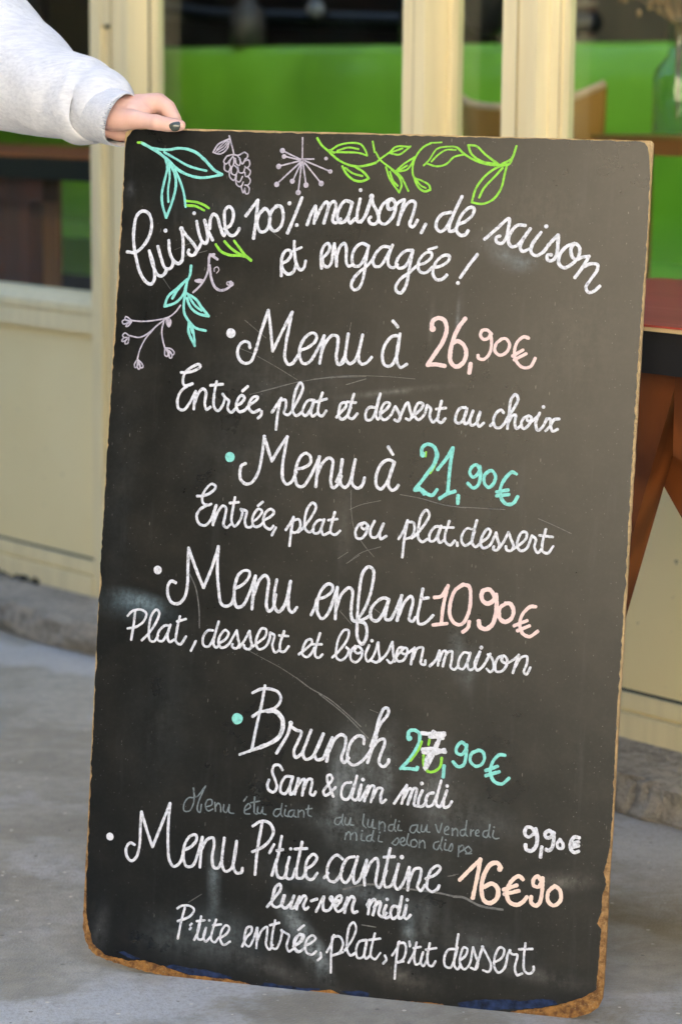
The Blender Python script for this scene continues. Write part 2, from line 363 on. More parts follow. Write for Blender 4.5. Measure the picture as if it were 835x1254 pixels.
ch = empty('cafe_chair', 'bent plywood chair with a curved back seen between the window posts', 'chair', mat=MW)
b = MB(); nn = 24; pr = []
for i in range(nn + 1):
    q = -1 + 2 * i / nn; s = -1.045 + q * .195 + .03 * (1 - q * q)
    zt = 1.027 + (.048 if q > 0 else .026) * abs(q) ** 2.6; y = .62 + .10 * (q * q); pr.append((s, y, zt))
for (dy, nm, z_off) in ((0, 'backrest', 0),):
    fv = []
    for (s, y, zt) in pr:
        sb = -1.03 + (s + 1.03) * .80
        fv.append([b.bm.verts.new(p) for p in ((s, y, zt), (s, y + .014, zt), (sb, y + .014 + .03, .78), (sb, y + .03, .78))])
    for i in range(nn):
        for q in range(4):
            f = b.bm.faces.new((fv[i][q], fv[i + 1][q], fv[i + 1][(q + 1) % 4], fv[i][(q + 1) % 4])); f.material_index = 1 if q == 0 else 0
    b.bm.faces.new(fv[0]); b.bm.faces.new(fv[-1][::-1])
b.build('backrest', [PLY, PLYEDGE], ch, smooth=False)
b = MB(); b.tube([(s, y + .007, zt) for s, y, zt in pr], .0085, 10); b.build('rim', PLYEDGE, ch, smooth=True)
b = MB(); b.box(-1.22, -.85, .68, 1.06, .60, .62); b.build('seat', PLY, ch, bevel=.008)
for (x, y) in ((-1.19, .72), (-.88, .72), (-1.19, 1.03), (-.88, 1.03)):
    b = MB(); b.tube([(x, y, .16), (x, y, .6)], .014); b.build('leg', BLACK, ch)
for x in (-1.15, -.92):
    b = MB(); b.tube([(x, .70, .6), (x, .675, .82)], .012); b.build('back_strut', BLACK, ch)

cu = empty('wall_cupboard', 'dark wooden cupboard filling the upper part of the left window', 'cupboard', mat=MW)
b = MB(); b.box(-4.9, -3.08, 1.05, 1.40, 1.03, 2.4); b.build('carcass', DARKWOOD, cu, bevel=.004)
for q in range(3):
    b = MB(); b.box(-4.88 + q * .60, -4.30 + q * .60, 1.03, 1.049, 1.05, 2.38); b.build('door', DARKWOOD, cu, bevel=.004)
def lathe(b, prof, c, seg=24):
    rg = [[b.bm.verts.new((c[0] + r * math.cos(2 * math.pi * k / seg), c[1] + r * math.sin(2 * math.pi * k / seg), c[2] + z)) for k in range(seg)] for r, z in prof]
    for i in range(len(rg) - 1):
        for k in range(seg): b.bm.faces.new((rg[i][k], rg[i][(k + 1) % seg], rg[i + 1][(k + 1) % seg], rg[i + 1][k]))
bt = empty('glass_bottle', 'clear glass bottle standing on the honey coloured table inside', 'bottle', mat=MW @ Matrix.Translation((-.650, .70, .9805)) @ Matrix.Diagonal((1.25, 1.25, 1.0, 1)))
b = MB(); lathe(b, [(.001, .001), (.036, .001), (.038, .01), (.038, .10), (.034, .12), (.017, .145), (.014, .20), (.0165, .205), (.0165, .212), (.011, .212), (.011, .15), (.030, .12), (.034, .10), (.034, .008), (.001, .006)], (0, 0, 0)); b.build('glass_body', BOTTLE, bt, smooth=True)
fl = empty('dried_flowers', 'spray of dried tan flowers stuck in the glass bottle', 'flowers', mat=MW @ Matrix.Translation((-.650, .70, 1.01)))
b = MB(); b2 = MB(); r2 = random.Random(5)
for i in range(26):
    a = r2.uniform(0, 6.28); sp = r2.uniform(.03, .15); hh = r2.uniform(.24, .40)
    p = [(0, 0, 0), (math.cos(a) * .008, math.sin(a) * .008, .17), (math.cos(a) * sp * .6, math.sin(a) * sp * .5, hh * .8), (math.cos(a) * sp, math.sin(a) * sp * .7, hh - sp * .3)]
    b.tube(p, .0012, 5); 
    for q in range(3): b2.ball(Vector(p[-1]) + Vector((r2.uniform(-.012, .012), r2.uniform(-.012, .012), r2.uniform(-.02, .01))), .006, .006, .009, sub=1)
b.build('stems', STRAW, fl); tag(b2.build('flower_heads', STRAW, fl), kind='stuff')
hd = MB(); hd.tube([(-4.9, 1.9, 1.335), (-3.75, 1.9, 1.308), (-3.4, 1.9, 1.276), (-2.4, 1.9, 1.240), (-1.9, 1.9, 1.235)], .026, 12)
rp = empty('black_rail', 'black rail fixed along the rear wall above the green banquette', 'rail', mat=MW); hd.build('rail_bar', BLACK, rp, smooth=True)
b = MB(); b.ball((-2.93, 1.87, 1.288), .034, .02, .026); b.build('end_disc', simple('grey_disc', (.22, .23, .25), .3), rp, smooth=True)
for s in (-4.6, -3.5, -2.2):
    b = MB(); b.tube([(s, 1.9, 1.27), (s, 2.2, 1.27)], .012); b.build('bracket', BLACK, rp)
lp = empty('pendant_lamp', 'black pendant lamp hanging inside behind the narrow middle window', 'lamp', mat=MW @ Matrix.Translation((-1.06, .62, 0)))
b = MB(); lathe(b, [(.001, 1.41), (.02, 1.40), (.05, 1.33), (.052, 1.25), (.040, 1.185), (.022, 1.165), (.001, 1.163)], (0, 0, 0)); b.build('lamp_shade', BLACK, lp, smooth=True)
b = MB(); b.tube([(0, 0, 1.40), (0, 0, 2.5)], .004); b.build('cord', BLACK, lp)
# shapes on the ledge above the banquette: bottles, a tin and a plant in the gloom
for i, (s, z0, hh, rad, m, lab) in enumerate([(-3.52, 1.19, .20, .045, 'a', 'small dark jar on the ledge above the banquette near the rail'), (-2.98, 1.19, .16, .05, 'b', 'pale round tin on the ledge above the banquette'),
        (-2.30, 1.19, .24, .05, 'c', 'dark tall bottle on the ledge beside the window post')]):
    tmat = {'a': simple('jar', (.10, .03, .02), .3), 'b': simple('tin', (.07, .06, .055), .5), 'c': BLACK}[m]
    o = MB(); lathe(o, [(.001, 0), (rad, 0), (rad, hh * .6), (rad * .45, hh * .75), (rad * .4, hh), (.001, hh)], (0, 0, 0))
    x = o.build({'a': 'jar', 'b': 'tin', 'c': 'bottle'}[m], tmat, smooth=True); x.matrix_world = MW @ Matrix.Translation((s, 1.66, 1.181)); tag(x, lab, {'a': 'jar', 'b': 'tin', 'c': 'bottle'}[m])
gj = MB(); lathe(gj, [(.001, 0), (.045, 0), (.045, .10), (.040, .10), (.040, .006), (.001, .006)], (0, 0, 0))
x = gj.build('glass_tumbler', simple('smoky_glass', (.20, .17, .15), .2), smooth=True); x.matrix_world = MW @ Matrix.Translation((-2.36, .80, .909)); tag(x, 'smoky tumbler on the dark edged table inside the left window', 'glass')

# ---------------------------------------------------------------- red picnic table outside, right
tb = empty('red_table', 'red topped wooden table with slanted legs standing right of the menu board', 'table', mat=MW)
ZB = .787
b = MB(); b.box(-.075, 1.5, -.615, -.035, ZB - .0025, ZB); b.build('table_top', REDTOP, tb, bevel=.0008)
b = MB(); b.box(-.074, 1.499, -.6145, -.036, ZB - .0075, ZB - .0028); b.build('bare_edge', simple('bare_ply', (.55, .40, .2), .6), tb)
b = MB(); b.box(-.068, 1.49, -.608, -.04, ZB - .058, ZB - .0078); b.build('apron', BLACK, tb, bevel=.002)
def plank(name, pts, y0, y1, m):
    b = MB(); b.prism(pts, y0, y1, fn=lambda x, y, z: (x, z, y)); return b.build(name, m, tb, bevel=.003)
plank('leg', [(.06, .003), (.165, .003), (.392, .7285), (.26, .7285)], -.560, -.525, PINE)
plank('leg', [(1.36, .003), (1.24, .003), (.470, .60), (.398, .63), (.398, .7285), (.56, .7285)], -.575, -.538, PINE)
plank('cross_brace', [(.20, .7285), (.396, .7285), (.396, .545), (.374, .545), (.330, .598), (.2, .75)][:5] + [(.25, .7)], -.524, -.490, PINE2)
plank('leg', [(1.25, .003), (1.35, .003), (1.18, .7285), (1.06, .7285)], -.560, -.525, PINE)
plank('leg', [(.60, .003), (.70, .003), (.46, .7285), (.35, .7285)], -.16, -.125, PINE)
plank('leg', [(1.25, .003), (1.35, .003), (1.18, .7285), (1.06, .7285)], -.16, -.125, PINE)

# ---------------------------------------------------------------- across the street (unseen, added to shape reflections and bounce light)
MF = Matrix(((DW.x, -NW.x, 0, OW.x + NW.x * 13), (DW.y, -NW.y, 0, OW.y + NW.y * 13), (0, 0, 1, 0), (0, 0, 0, 1)))
hs = empty('unseen_house', 'unseen pale house added across the street to give the board its sheen', 'house', mat=MF)  # added for its bright reflection in the board and its warm bounce
b = MB(); b.box(5.0, 30, -3, 0, 0, 8.5); b.build('wall', RENDER, hs)
b = MB(); b.box(5.0 + .02, 29.98, .002, .06, 0, 1.7); b.build('dark_base_band', simple('dark_base_paint', (.07, .075, .065), .5), hs)  # dark band added to dim the reflection low on the board
b = MB(); b.prism([(-3.2, 8.5), (.3, 8.5), (-1.5, 10)], 5.0 - .1, 30.1, fn=lambda x, y, z: (z, x, y)); b.build('roof', ROOF, hs)
for fz in (3.6, 6.2):
    for q in range(8):
        s = 5.0 + 4.6 + q * 3.0
        b = MB(); b.box(s, s + .95, -.01, .04, fz, fz + 1.6); wf = b.build('window', DARKPANE, hs)
        for e in (-.5, .97):
            b = MB(); b.box(s + e, s + e + .46, .002, .05, fz - .02, fz + 1.62); b.build('shutter', SHUTTER, wf)
def tree(label, s, o, hgt, rad, seed):
    t = empty('unseen_tree', label, 'tree', mat=Matrix.Translation(wp(s, o, 0)), group='unseen trees added across the street')
    rnd = random.Random(seed); b = MB(); b.tube([(0, 0, 0), (.05, 0, hgt * .3), (-.04, .05, hgt * .6), (0, 0, hgt * .8)], [.20, .16, .12, .05], 10); b.build('trunk', BARK, t)
    b = MB()
    for i in range(2600):
        while True:
            p = Vector((rnd.uniform(-1, 1), rnd.uniform(-1, 1), rnd.uniform(-1, 1)))
            if p.length < 1 and noise.noise(p * 2.2 + Vector((seed, 0, 0))) > -.25: break
        c = Vector((p.x * rad, p.y * rad, hgt * .55 + p.z * hgt * .45)); q = Vector((rnd.gauss(0, 1), rnd.gauss(0, 1), rnd.gauss(0, 1))).normalized(); a = q.orthogonal() * .2; e = q.cross(a).normalized() * .14
        b.add([c - a, c - e, c + a, c + e], [(0, 1, 2, 3)])
    b.build('crown', LEAF, t)
hg = empty('unseen_hedge', 'unseen dark bank of leaves added to darken the window reflections', 'unseen_hedge', mat=MF)  # unseen leafy bank added to darken what the left window mirrors
b = MB(); b.box(-70, 5.0 - .3, -1.6, -.5, 0, 2.3); rnd = random.Random(9)
for i in range(5000):
    c = Vector((rnd.uniform(-70, 5.0 - .3), rnd.choice((-.5, -.5, rnd.uniform(-1.6, -.5))), 0)); c.z = rnd.uniform(0, 2.3) if c.y == -.5 else 2.3
    q = Vector((rnd.gauss(0, 1), rnd.gauss(0, 1), rnd.gauss(0, 1))).normalized(); a = q.orthogonal() * .16; e = q.cross(a).normalized() * .12; b.add([c - a, c - e, c + a, c + e], [(0, 1, 2, 3)])
b.build('foliage', LEAF, hg)
for i, (s, o) in enumerate([(1.7 - 3.1 * q_, 9.6 + .5 * (q_ % 2)) for q_ in range(10)]):  # unseen row added to darken reflections in the board and windows
    tree('unseen dark tree added across the street to darken the reflections', s, o, 7.5, 2.4, i + 3)

# ================================================================ THE MENU BOARD
MBD = Matrix(((0.967955,0.045874,-0.246900,-0.308892),(-0.250785,0.125400,-0.959886,2.745694),(-0.013073,0.991045,0.132886,0.008253),(0.000000,0.000000,0.000000,1.000000)))      # local x along the board, y up it, z out of its face
cb = empty('menu_board', 'tall black chalkboard menu with worn fibre edges held up at its corner', 'chalkboard', mat=MBD)
CORE = [(9,9563),(8,9655),(3,9748),(6,9841),(2,9934),(9,10022),(58,10081),(89,10094),(195,10093),(300,10094),(406,10097),(512,10094),(617,10095),(722,10095),(827,10095),(931,10098),(1036,10095),(1140,10098),(1244,10094),(1348,10096),(1452,10097),(1555,10099),(1659,10098),(1762,10098),(1865,10100),(1968,10094),(2071,10098),(2173,10096),(2275,10101),(2377,10096),(2479,10102),(2581,10101),(2682,10099),(2784,10100),(2885,10105),(2986,10103),(3087,10100),(3187,10097),(3288,10101),(3388,10102),(3487,10100),(3587,10104),(3686,10100),(3786,10104),(3885,10101),(3984,10101),(4082,10099),(4181,10101),(4279,10099),(4377,10101),(4476,10099),(4573,10099),(4671,10104),(4769,10100),(4866,10100),(4963,10102),(5060,10100),(5157,10103),(5254,10099),(5350,10099),(5446,10099),(5543,10095),(5639,10099),(5734,10100),(5830,10101),(5926,10099),(6021,10101),(6116,10097),(6211,10101),(6306,10099),(6329,10076),(6330,9845),(6326,9769),(6328,9693),(6330,9616),(6328,9540),(6331,9463),(6329,9387),(6331,9310),(6334,9234),(6331,9157),(6329,9081),(6333,9004),(6334,8927),(6333,8851),(6338,8774),(6334,8698),(6335,8621),(6328,8544),(6334,8468),(6336,8391),(6331,8314),(6334,8237),(6333,8161),(6333,8085),(6333,8009),(6334,7934),(6331,7858),(6332,7782),(6334,7706),(6333,7631),(6335,7555),(6332,7479),(6331,7403),(6331,7327),(6331,7252),(6333,7176),(6329,7100),(6333,7024),(6333,6948),(6333,6872),(6332,6796),(6333,6720),(6328,6644),(6332,6568),(6336,6492),(6334,6416),(6336,6340),(6330,6264),(6329,6188),(6333,6112),(6331,6036),(6333,5960),(6331,5883),(6328,5807),(6333,5731),(6335,5655),(6330,5579),(6331,5502),(6331,5426),(6330,5350),(6334,5274),(6333,5197),(6330,5121),(6333,5044),(6335,4968),(6335,4891),(6329,4814),(6331,4738),(6331,4661),(6330,4584),(6333,4508),(6334,4431),(6333,4354),(6334,4277),(6332,4201),(6333,4124),(6331,4047),(6332,3970),(6331,3893),(6330,3816),(6328,3740),(6327,3663),(6331,3586),(6331,3509),(6332,3434),(6329,3358),(6328,3283),(6333,3208),(6331,3133),(6333,3057),(6333,2982),(6333,2907),(6334,2832),(6333,2756),(6337,2674),(6336,2591),(6335,2509),(6337,2426),(6334,2344),(6339,2261),(6335,2179),(6337,2096),(6336,2015),(6334,1934),(6330,1853),(6332,1772),(6330,1691),(6334,1610),(6332,1529),(6335,1448),(6336,1367),(6339,1286),(6336,1205),(6335,1124),(6340,1043),(6340,962),(6340,883),(6340,804),(6341,725),(6342,646),(6336,567),(6341,488),(6340,412),(6335,336),(6333,260),(6293,160),(6203,83),(6046,16),(6016,11),(5987,3),(5956,2),(5928,-11),(5899,-20),(5869,-23),(5839,-27),(5807,-24),(5776,-26),(5746,-40),(5715,-50),(5683,-53),(5651,-38),(5621,-54),(5592,-49),(5564,-40),(5534,-53),(5505,-49),(5476,-50),(5447,-51),(5419,-40),(5390,-37),(5360,-51),(5333,-35),(5303,-40),(5274,-37),(5244,-38),(5215,-47),(5185,-44),(5155,-49),(5126,-36),(5096,-36),(5066,-49),(5036,-57),(5007,-47),(4977,-56),(4947,-54),(4918,-48),(4889,-52),(4860,-65),(4831,-70),(4802,-70),(4773,-69),(4744,-76),(4715,-67),(4686,-72),(4657,-77),(4628,-81),(4599,-78),(4569,-76),(4540,-89),(4511,-84),(4481,-87),(4451,-89),(4421,-86),(4392,-84),(4363,-74),(4332,-83),(4302,-86),(4272,-90),(4243,-79),(4212,-87),(4183,-83),(4153,-78),(4123,-82),(4093,-84),(4063,-82),(4034,-76),(4003,-81),(3973,-79),(3943,-78),(3913,-82),(3883,-78),(3853,-80),(3823,-74),(3793,-77),(3762,-90),(3733,-82),(3703,-75),(3672,-83),(3642,-84),(3612,-77),(3581,-88),(3551,-82),(3521,-80),(3491,-79),(3460,-89),(3430,-90),(3401,-76),(3370,-89),(3339,-85),(3310,-72),(3279,-88),(3248,-97),(3218,-81),(3188,-81),(3158,-85),(3129,-73),(3098,-89),(3068,-82),(3038,-90),(3008,-92),(2978,-88),(2948,-88),(2918,-86),(2888,-87),(2858,-97),(2828,-96),(2798,-85),(2767,-93),(2737,-97),(2707,-91),(2677,-91),(2647,-93),(2616,-103),(2586,-103),(2556,-98),(2526,-96),(2495,-110),(2465,-106),(2435,-106),(2405,-100),(2374,-108),(2345,-91),(2313,-105),(2283,-101),(2253,-92),(2222,-101),(2192,-100),(2161,-104),(2130,-100),(2099,-108),(2069,-102),(2038,-103),(2008,-109),(1978,-99),(1947,-103),(1916,-117),(1886,-103),(1855,-113),(1824,-106),(1794,-114),(1763,-113),(1732,-110),(1702,-102),(1671,-116),(1639,-114),(1607,-112),(1577,-103),(1544,-108),(1513,-103),(1482,-96),(1450,-98),(1417,-103),(1386,-101),(1354,-99),(1322,-95),(1290,-98),(1259,-92),(1227,-90),(1195,-90),(1164,-86),(1133,-79),(1103,-73),(1069,-81),(1038,-76),(1009,-60),(977,-64),(944,-66),(914,-56),(884,-45),(851,-53),(819,-52),(788,-45),(759,-31),(725,-40),(695,-30),(664,-24),(632,-23),(599,-23),(569,-12),(536,-7),(506,3),(473,8),(441,14),(406,12),(378,32),(345,35),(310,32),(281,50),(250,58),(217,71),(178,73),(151,95),(119,112),(101,136),(73,153),(67,186),(50,211),(30,233),(20,266),(11,299),(8,334),(-5,366),(-17,398),(-15,431),(-13,464),(-11,496),(-15,528),(-23,560),(-22,593),(-18,626),(-20,658),(-20,958),(-18,1051),(-26,1142),(-23,1235),(-24,1327),(-19,1419),(-20,1511),(-21,1603),(-20,1695),(-24,1786),(-22,1879),(-23,1970),(-23,2062),(-24,2154),(-22,2246),(-22,2338),(-28,2429),(-26,2521),(-25,2613),(-24,2705),(-30,2796),(-28,2888),(-27,2980),(-22,3071),(-29,3163),(-28,3254),(-27,3346),(-28,3437),(-27,3529),(-28,3620),(-29,3712),(-28,3803),(-28,3895),(-28,3986),(-28,4078),(-33,4169),(-30,4260),(-30,4351),(-30,4443),(-28,4532),(-25,4621),(-31,4710),(-29,4800),(-27,4889),(-29,4978),(-27,5067),(-27,5156),(-27,5245),(-19,5334),(-24,5423),(-20,5512),(-25,5601),(-22,5690),(-24,5779),(-21,5868),(-17,5957),(-15,6046),(-18,6134),(-18,6223),(-19,6312),(-17,6401),(-14,6490),(-21,6578),(-17,6667),(-18,6756),(-13,6844),(-18,6933),(-12,7022),(-14,7110),(-16,7200),(-8,7289),(-9,7378),(-13,7467),(-14,7557),(-11,7646),(-7,7735),(-8,7824),(-9,7913),(-5,8002),(-2,8091),(-8,8180),(-4,8269),(-5,8359),(0,8447),(-1,8536),(-3,8625),(-4,8714),(2,8803),(0,8892),(2,8981),(2,9070),(4,9159),(0,9248),(3,9336),(6,9425),(6,9514)]
FACE = [(17,9660),(17,9700),(16,9739),(15,9778),(15,9817),(17,9856),(18,9895),(26,9934),(33,9973),(67,10010),(91,10053),(131,10071),(204,10066),(277,10073),(350,10067),(422,10061),(495,10074),(567,10077),(639,10068),(712,10072),(784,10074),(856,10071),(928,10072),(1000,10068),(1071,10072),(1143,10077),(1214,10079),(1286,10082),(1357,10080),(1429,10071),(1500,10078),(1573,10076),(1645,10071),(1718,10074),(1790,10070),(1862,10074),(1935,10071),(2007,10080),(2078,10082),(2151,10070),(2222,10077),(2294,10079),(2366,10082),(2437,10073),(2509,10078),(2580,10078),(2651,10083),(2722,10081),(2793,10083),(2865,10082),(2935,10081),(3006,10084),(3077,10086),(3148,10079),(3218,10087),(3289,10082),(3360,10077),(3431,10090),(3502,10077),(3572,10088),(3643,10079),(3714,10087),(3785,10082),(3855,10089),(3925,10082),(3996,10085),(4066,10079),(4136,10083),(4206,10090),(4276,10085),(4346,10089),(4416,10086),(4485,10080),(4555,10080),(4624,10086),(4694,10091),(4763,10087),(4832,10085),(4901,10088),(4969,10094),(5037,10093),(5105,10093),(5174,10083),(5242,10089),(5310,10091),(5378,10087),(5446,10084),(5513,10089),(5581,10091),(5648,10087),(5716,10085),(5783,10095),(5850,10094),(5918,10080),(5985,10087),(6052,10087),(6119,10094),(6186,10089),(6233,10073),(6268,10028),(6288,9936),(6316,9706),(6317,9669),(6313,9632),(6316,9595),(6321,9558),(6313,9522),(6313,9485),(6316,9448),(6321,9411),(6321,9374),(6319,9337),(6325,9013),(6323,8967),(6315,8921),(6328,8874),(6324,8828),(6320,8781),(6322,8735),(6321,8688),(6324,8642),(6317,8596),(6317,8549),(6314,8503),(6310,8457),(6314,8410),(6313,8364),(6310,8317),(6313,8271),(6309,8225),(6317,8178),(6309,8132),(6305,8085),(6307,8039),(6304,7992),(6314,7946),(6310,7900),(6308,7853),(6307,7807),(6308,7760),(6300,7714),(6309,7667),(6308,7621),(6304,7574),(6304,7528),(6305,7481),(6298,7435),(6303,7388),(6307,7342),(6310,7295),(6300,7249),(6308,7202),(6303,7156),(6307,7109),(6295,7063),(6301,7016),(6313,6969),(6303,6923),(6306,6876),(6307,6830),(6301,6783),(6311,6736),(6303,6690),(6305,6643),(6302,6597),(6310,6550),(6303,6503),(6307,6457),(6301,6410),(6306,6364),(6303,6317),(6300,6270),(6301,6224),(6307,6177),(6303,6130),(6307,6084),(6305,6037),(6300,5990),(6311,5944),(6313,5897),(6305,5850),(6310,5804),(6302,5757),(6304,5710),(6305,5663),(6308,5617),(6311,5570),(6313,5523),(6311,5476),(6309,5430),(6314,5383),(6305,5336),(6307,5289),(6316,5243),(6313,5196),(6305,5149),(6316,5102),(6323,5056),(6318,5009),(6309,4962),(6304,4915),(6306,4868),(6304,4821),(6302,4774),(6302,4727),(6315,4681),(6312,4634),(6314,4587),(6311,4540),(6313,4493),(6310,4446),(6303,4399),(6315,4353),(6308,4306),(6313,4259),(6317,4211),(6306,4162),(6311,4114),(6310,4066),(6303,4017),(6316,3969),(6309,3921),(6302,3872),(6313,3824),(6307,3775),(6304,3727),(6303,3679),(6304,3630),(6306,3582),(6305,3534),(6304,3487),(6306,3439),(6313,3392),(6309,3344),(6310,3296),(6305,3248),(6308,3201),(6308,3153),(6310,3105),(6309,3057),(6315,3010),(6311,2962),(6314,2914),(6315,2867),(6320,2821),(6305,2773),(6314,2726),(6322,2679),(6320,2632),(6318,2585),(6322,2538),(6318,2491),(6320,2444),(6318,2397),(6328,2350),(6319,2298),(6319,2247),(6314,2196),(6319,2144),(6318,2093),(6318,2041),(6311,1990),(6298,1904),(6291,1875),(6291,1845),(6282,1816),(6274,1787),(6271,1758),(6262,1730),(6270,1702),(6279,1675),(6291,1649),(6290,1618),(6301,1592),(6291,1560),(6284,1528),(6271,1497),(6263,1465),(6263,1436),(6262,1408),(6261,1380),(6265,1351),(6266,1323),(6260,1294),(6266,1266),(6255,1239),(6248,1211),(6237,1184),(6232,1156),(6223,1130),(6247,1098),(6274,1068),(6276,1040),(6272,1011),(6271,983),(6276,954),(6267,926),(6271,897),(6266,869),(6266,840),(6269,812),(6270,784),(6273,755),(6267,726),(6262,696),(6265,666),(6265,635),(6266,605),(6263,574),(6262,544),(6257,514),(6261,484),(6257,454),(6258,425),(6259,395),(6258,364),(6235,347),(6213,328),(6186,316),(6163,298),(6142,277),(6116,262),(6089,246),(6059,238),(6030,226),(6003,209),(5973,197),(5944,187),(5917,168),(5886,160),(5856,152),(5829,135),(5800,125),(5770,116),(5740,110),(5711,100),(5681,94),(5652,81),(5623,72),(5593,67),(5563,66),(5535,52),(5504,53),(5475,44),(5446,39),(5417,30),(5387,27),(5358,20),(5331,4),(5300,3),(5274,-12),(5244,-17),(5214,-23),(5185,-22),(5155,-24),(5125,-31),(5095,-27),(5065,-31),(5036,-39),(5006,-27),(4976,-34),(4946,-36),(4916,-39),(4886,-38),(4856,-45),(4826,-43),(4796,-44),(4766,-51),(4736,-51),(4706,-53),(4676,-60),(4646,-57),(4617,-55),(4588,-49),(4558,-50),(4528,-49),(4499,-27),(4468,-8),(4436,-16),(4404,-10),(4372,-15),(4341,-8),(4309,-13),(4277,-12),(4245,-15),(4214,-18),(4183,-17),(4152,-25),(4122,-19),(4091,-24),(4060,-31),(4029,-27),(3999,-25),(3968,-30),(3937,-26),(3906,-27),(3875,-35),(3844,-37),(3814,-37),(3783,-39),(3752,-38),(3718,-35),(3685,-37),(3651,-37),(3617,-39),(3583,-39),(3553,-42),(3523,-32),(3492,-37),(3461,-39),(3430,-43),(3399,-47),(3368,-44),(3338,-44),(3307,-44),(3276,-41),(3245,-44),(3216,-30),(3185,-20),(3155,-8),(3123,1),(3088,-4),(3054,-14),(3019,-21),(2985,-29),(2955,-32),(2925,-33),(2895,-33),(2865,-40),(2835,-41),(2805,-42),(2774,-41),(2744,-47),(2714,-47),(2684,-48),(2654,-54),(2624,-51),(2594,-61),(2564,-65),(2534,-67),(2503,-68),(2473,-69),(2443,-71),(2413,-72),(2382,-73),(2352,-74),(2322,-70),(2291,-73),(2261,-71),(2230,-73),(2199,-73),(2166,-63),(2132,-53),(2099,-42),(2065,-33),(2032,-33),(2000,-23),(1965,-29),(1932,-29),(1900,-22),(1867,-19),(1834,-12),(1800,-13),(1768,-9),(1734,-9),(1699,-9),(1665,-19),(1631,-14),(1597,-21),(1563,-17),(1529,-22),(1494,-23),(1460,-20),(1426,-23),(1392,-25),(1358,-25),(1324,-20),(1292,-13),(1261,-1),(1227,1),(1195,11),(1161,14),(1130,25),(1097,31),(1065,40),(1034,54),(997,46),(965,55),(933,64),(901,71),(866,72),(835,83),(802,89),(768,85),(733,77),(698,85),(664,71),(629,68),(595,58),(563,62),(532,69),(502,80),(468,76),(437,85),(405,85),(373,92),(340,91),(309,95),(278,106),(255,127),(229,146),(201,161),(173,177),(153,202),(125,217),(113,245),(106,274),(97,303),(95,333),(80,360),(69,388),(61,417),(48,448),(50,484),(34,515),(30,549),(21,583),(3,961),(0,1011),(-7,1060),(3,1111),(13,1161),(10,1211),(3,1261),(7,1311),(-4,1360),(-6,1410),(4,1461),(-5,1510),(8,1561),(4,1610),(-9,1659),(-6,1709),(-5,1759),(-2,1809),(-8,1859),(-6,1909),(-14,1958),(0,2009),(-3,2059),(-8,2108),(-16,2158),(-8,2208),(5,2258),(-8,2308),(-5,2358),(-21,2407),(-13,2457),(-13,2507),(-7,2557),(-14,2606),(-8,2656),(-6,2706),(-10,2756),(-10,2806),(-6,2855),(-12,2905),(-9,2955),(-16,3004),(-9,3054),(-12,3104),(-13,3154),(-16,3203),(-16,3253),(-8,3303),(-20,3352),(-24,3401),(-23,3451),(-20,3511),(-7,3571),(-4,3631),(-10,3685),(-14,3740),(-24,3793),(-23,3848),(-24,3898),(-24,3947),(-21,3997),(-21,4047),(-25,4096),(-21,4146),(-20,4196),(-25,4245),(-20,4295),(-18,4344),(-30,4394),(-22,4443),(-12,4497),(-5,4550),(0,4603),(-6,4673),(-24,4740),(-28,4791),(-31,4842),(-21,4893),(-24,4944),(-29,4994),(-14,5045),(-27,5096),(-18,5147),(-26,5198),(-22,5248),(-17,5299),(-21,5350),(-17,5401),(-19,5451),(-12,5502),(-15,5553),(-16,5604),(-21,5654),(-19,5705),(-16,5756),(-9,5806),(-9,5857),(-16,5908),(-11,5962),(-17,6016),(-17,6070),(-19,6125),(-20,6174),(-15,6223),(-2,6273),(-16,6322),(-9,6371),(-9,6421),(-12,6470),(-7,6519),(-12,6569),(-8,6618),(-1,6667),(1,6717),(-6,6766),(-6,6815),(-10,6865),(1,6914),(-4,6963),(-2,7012),(1,7062),(1,7111),(-4,7160),(9,7209),(-3,7259),(-2,7308),(12,7357),(7,7406),(1,7456),(15,7505),(16,7554),(12,7603),(14,7652),(15,7701),(18,7750),(14,7800),(9,7849),(14,7898),(12,7947),(7,7996),(13,8045),(10,8094),(16,8143),(21,8192),(18,8241),(29,8290),(18,8339),(16,8388),(12,8437),(20,8486),(19,8535),(10,8585),(15,8633),(21,8682),(17,8731),(21,8780),(21,8829),(30,8878),(14,8927),(21,8976),(14,9025),(16,9074),(29,9123),(24,9172),(22,9221),(18,9270),(18,9318),(27,9367),(13,9416),(23,9465),(17,9514)]
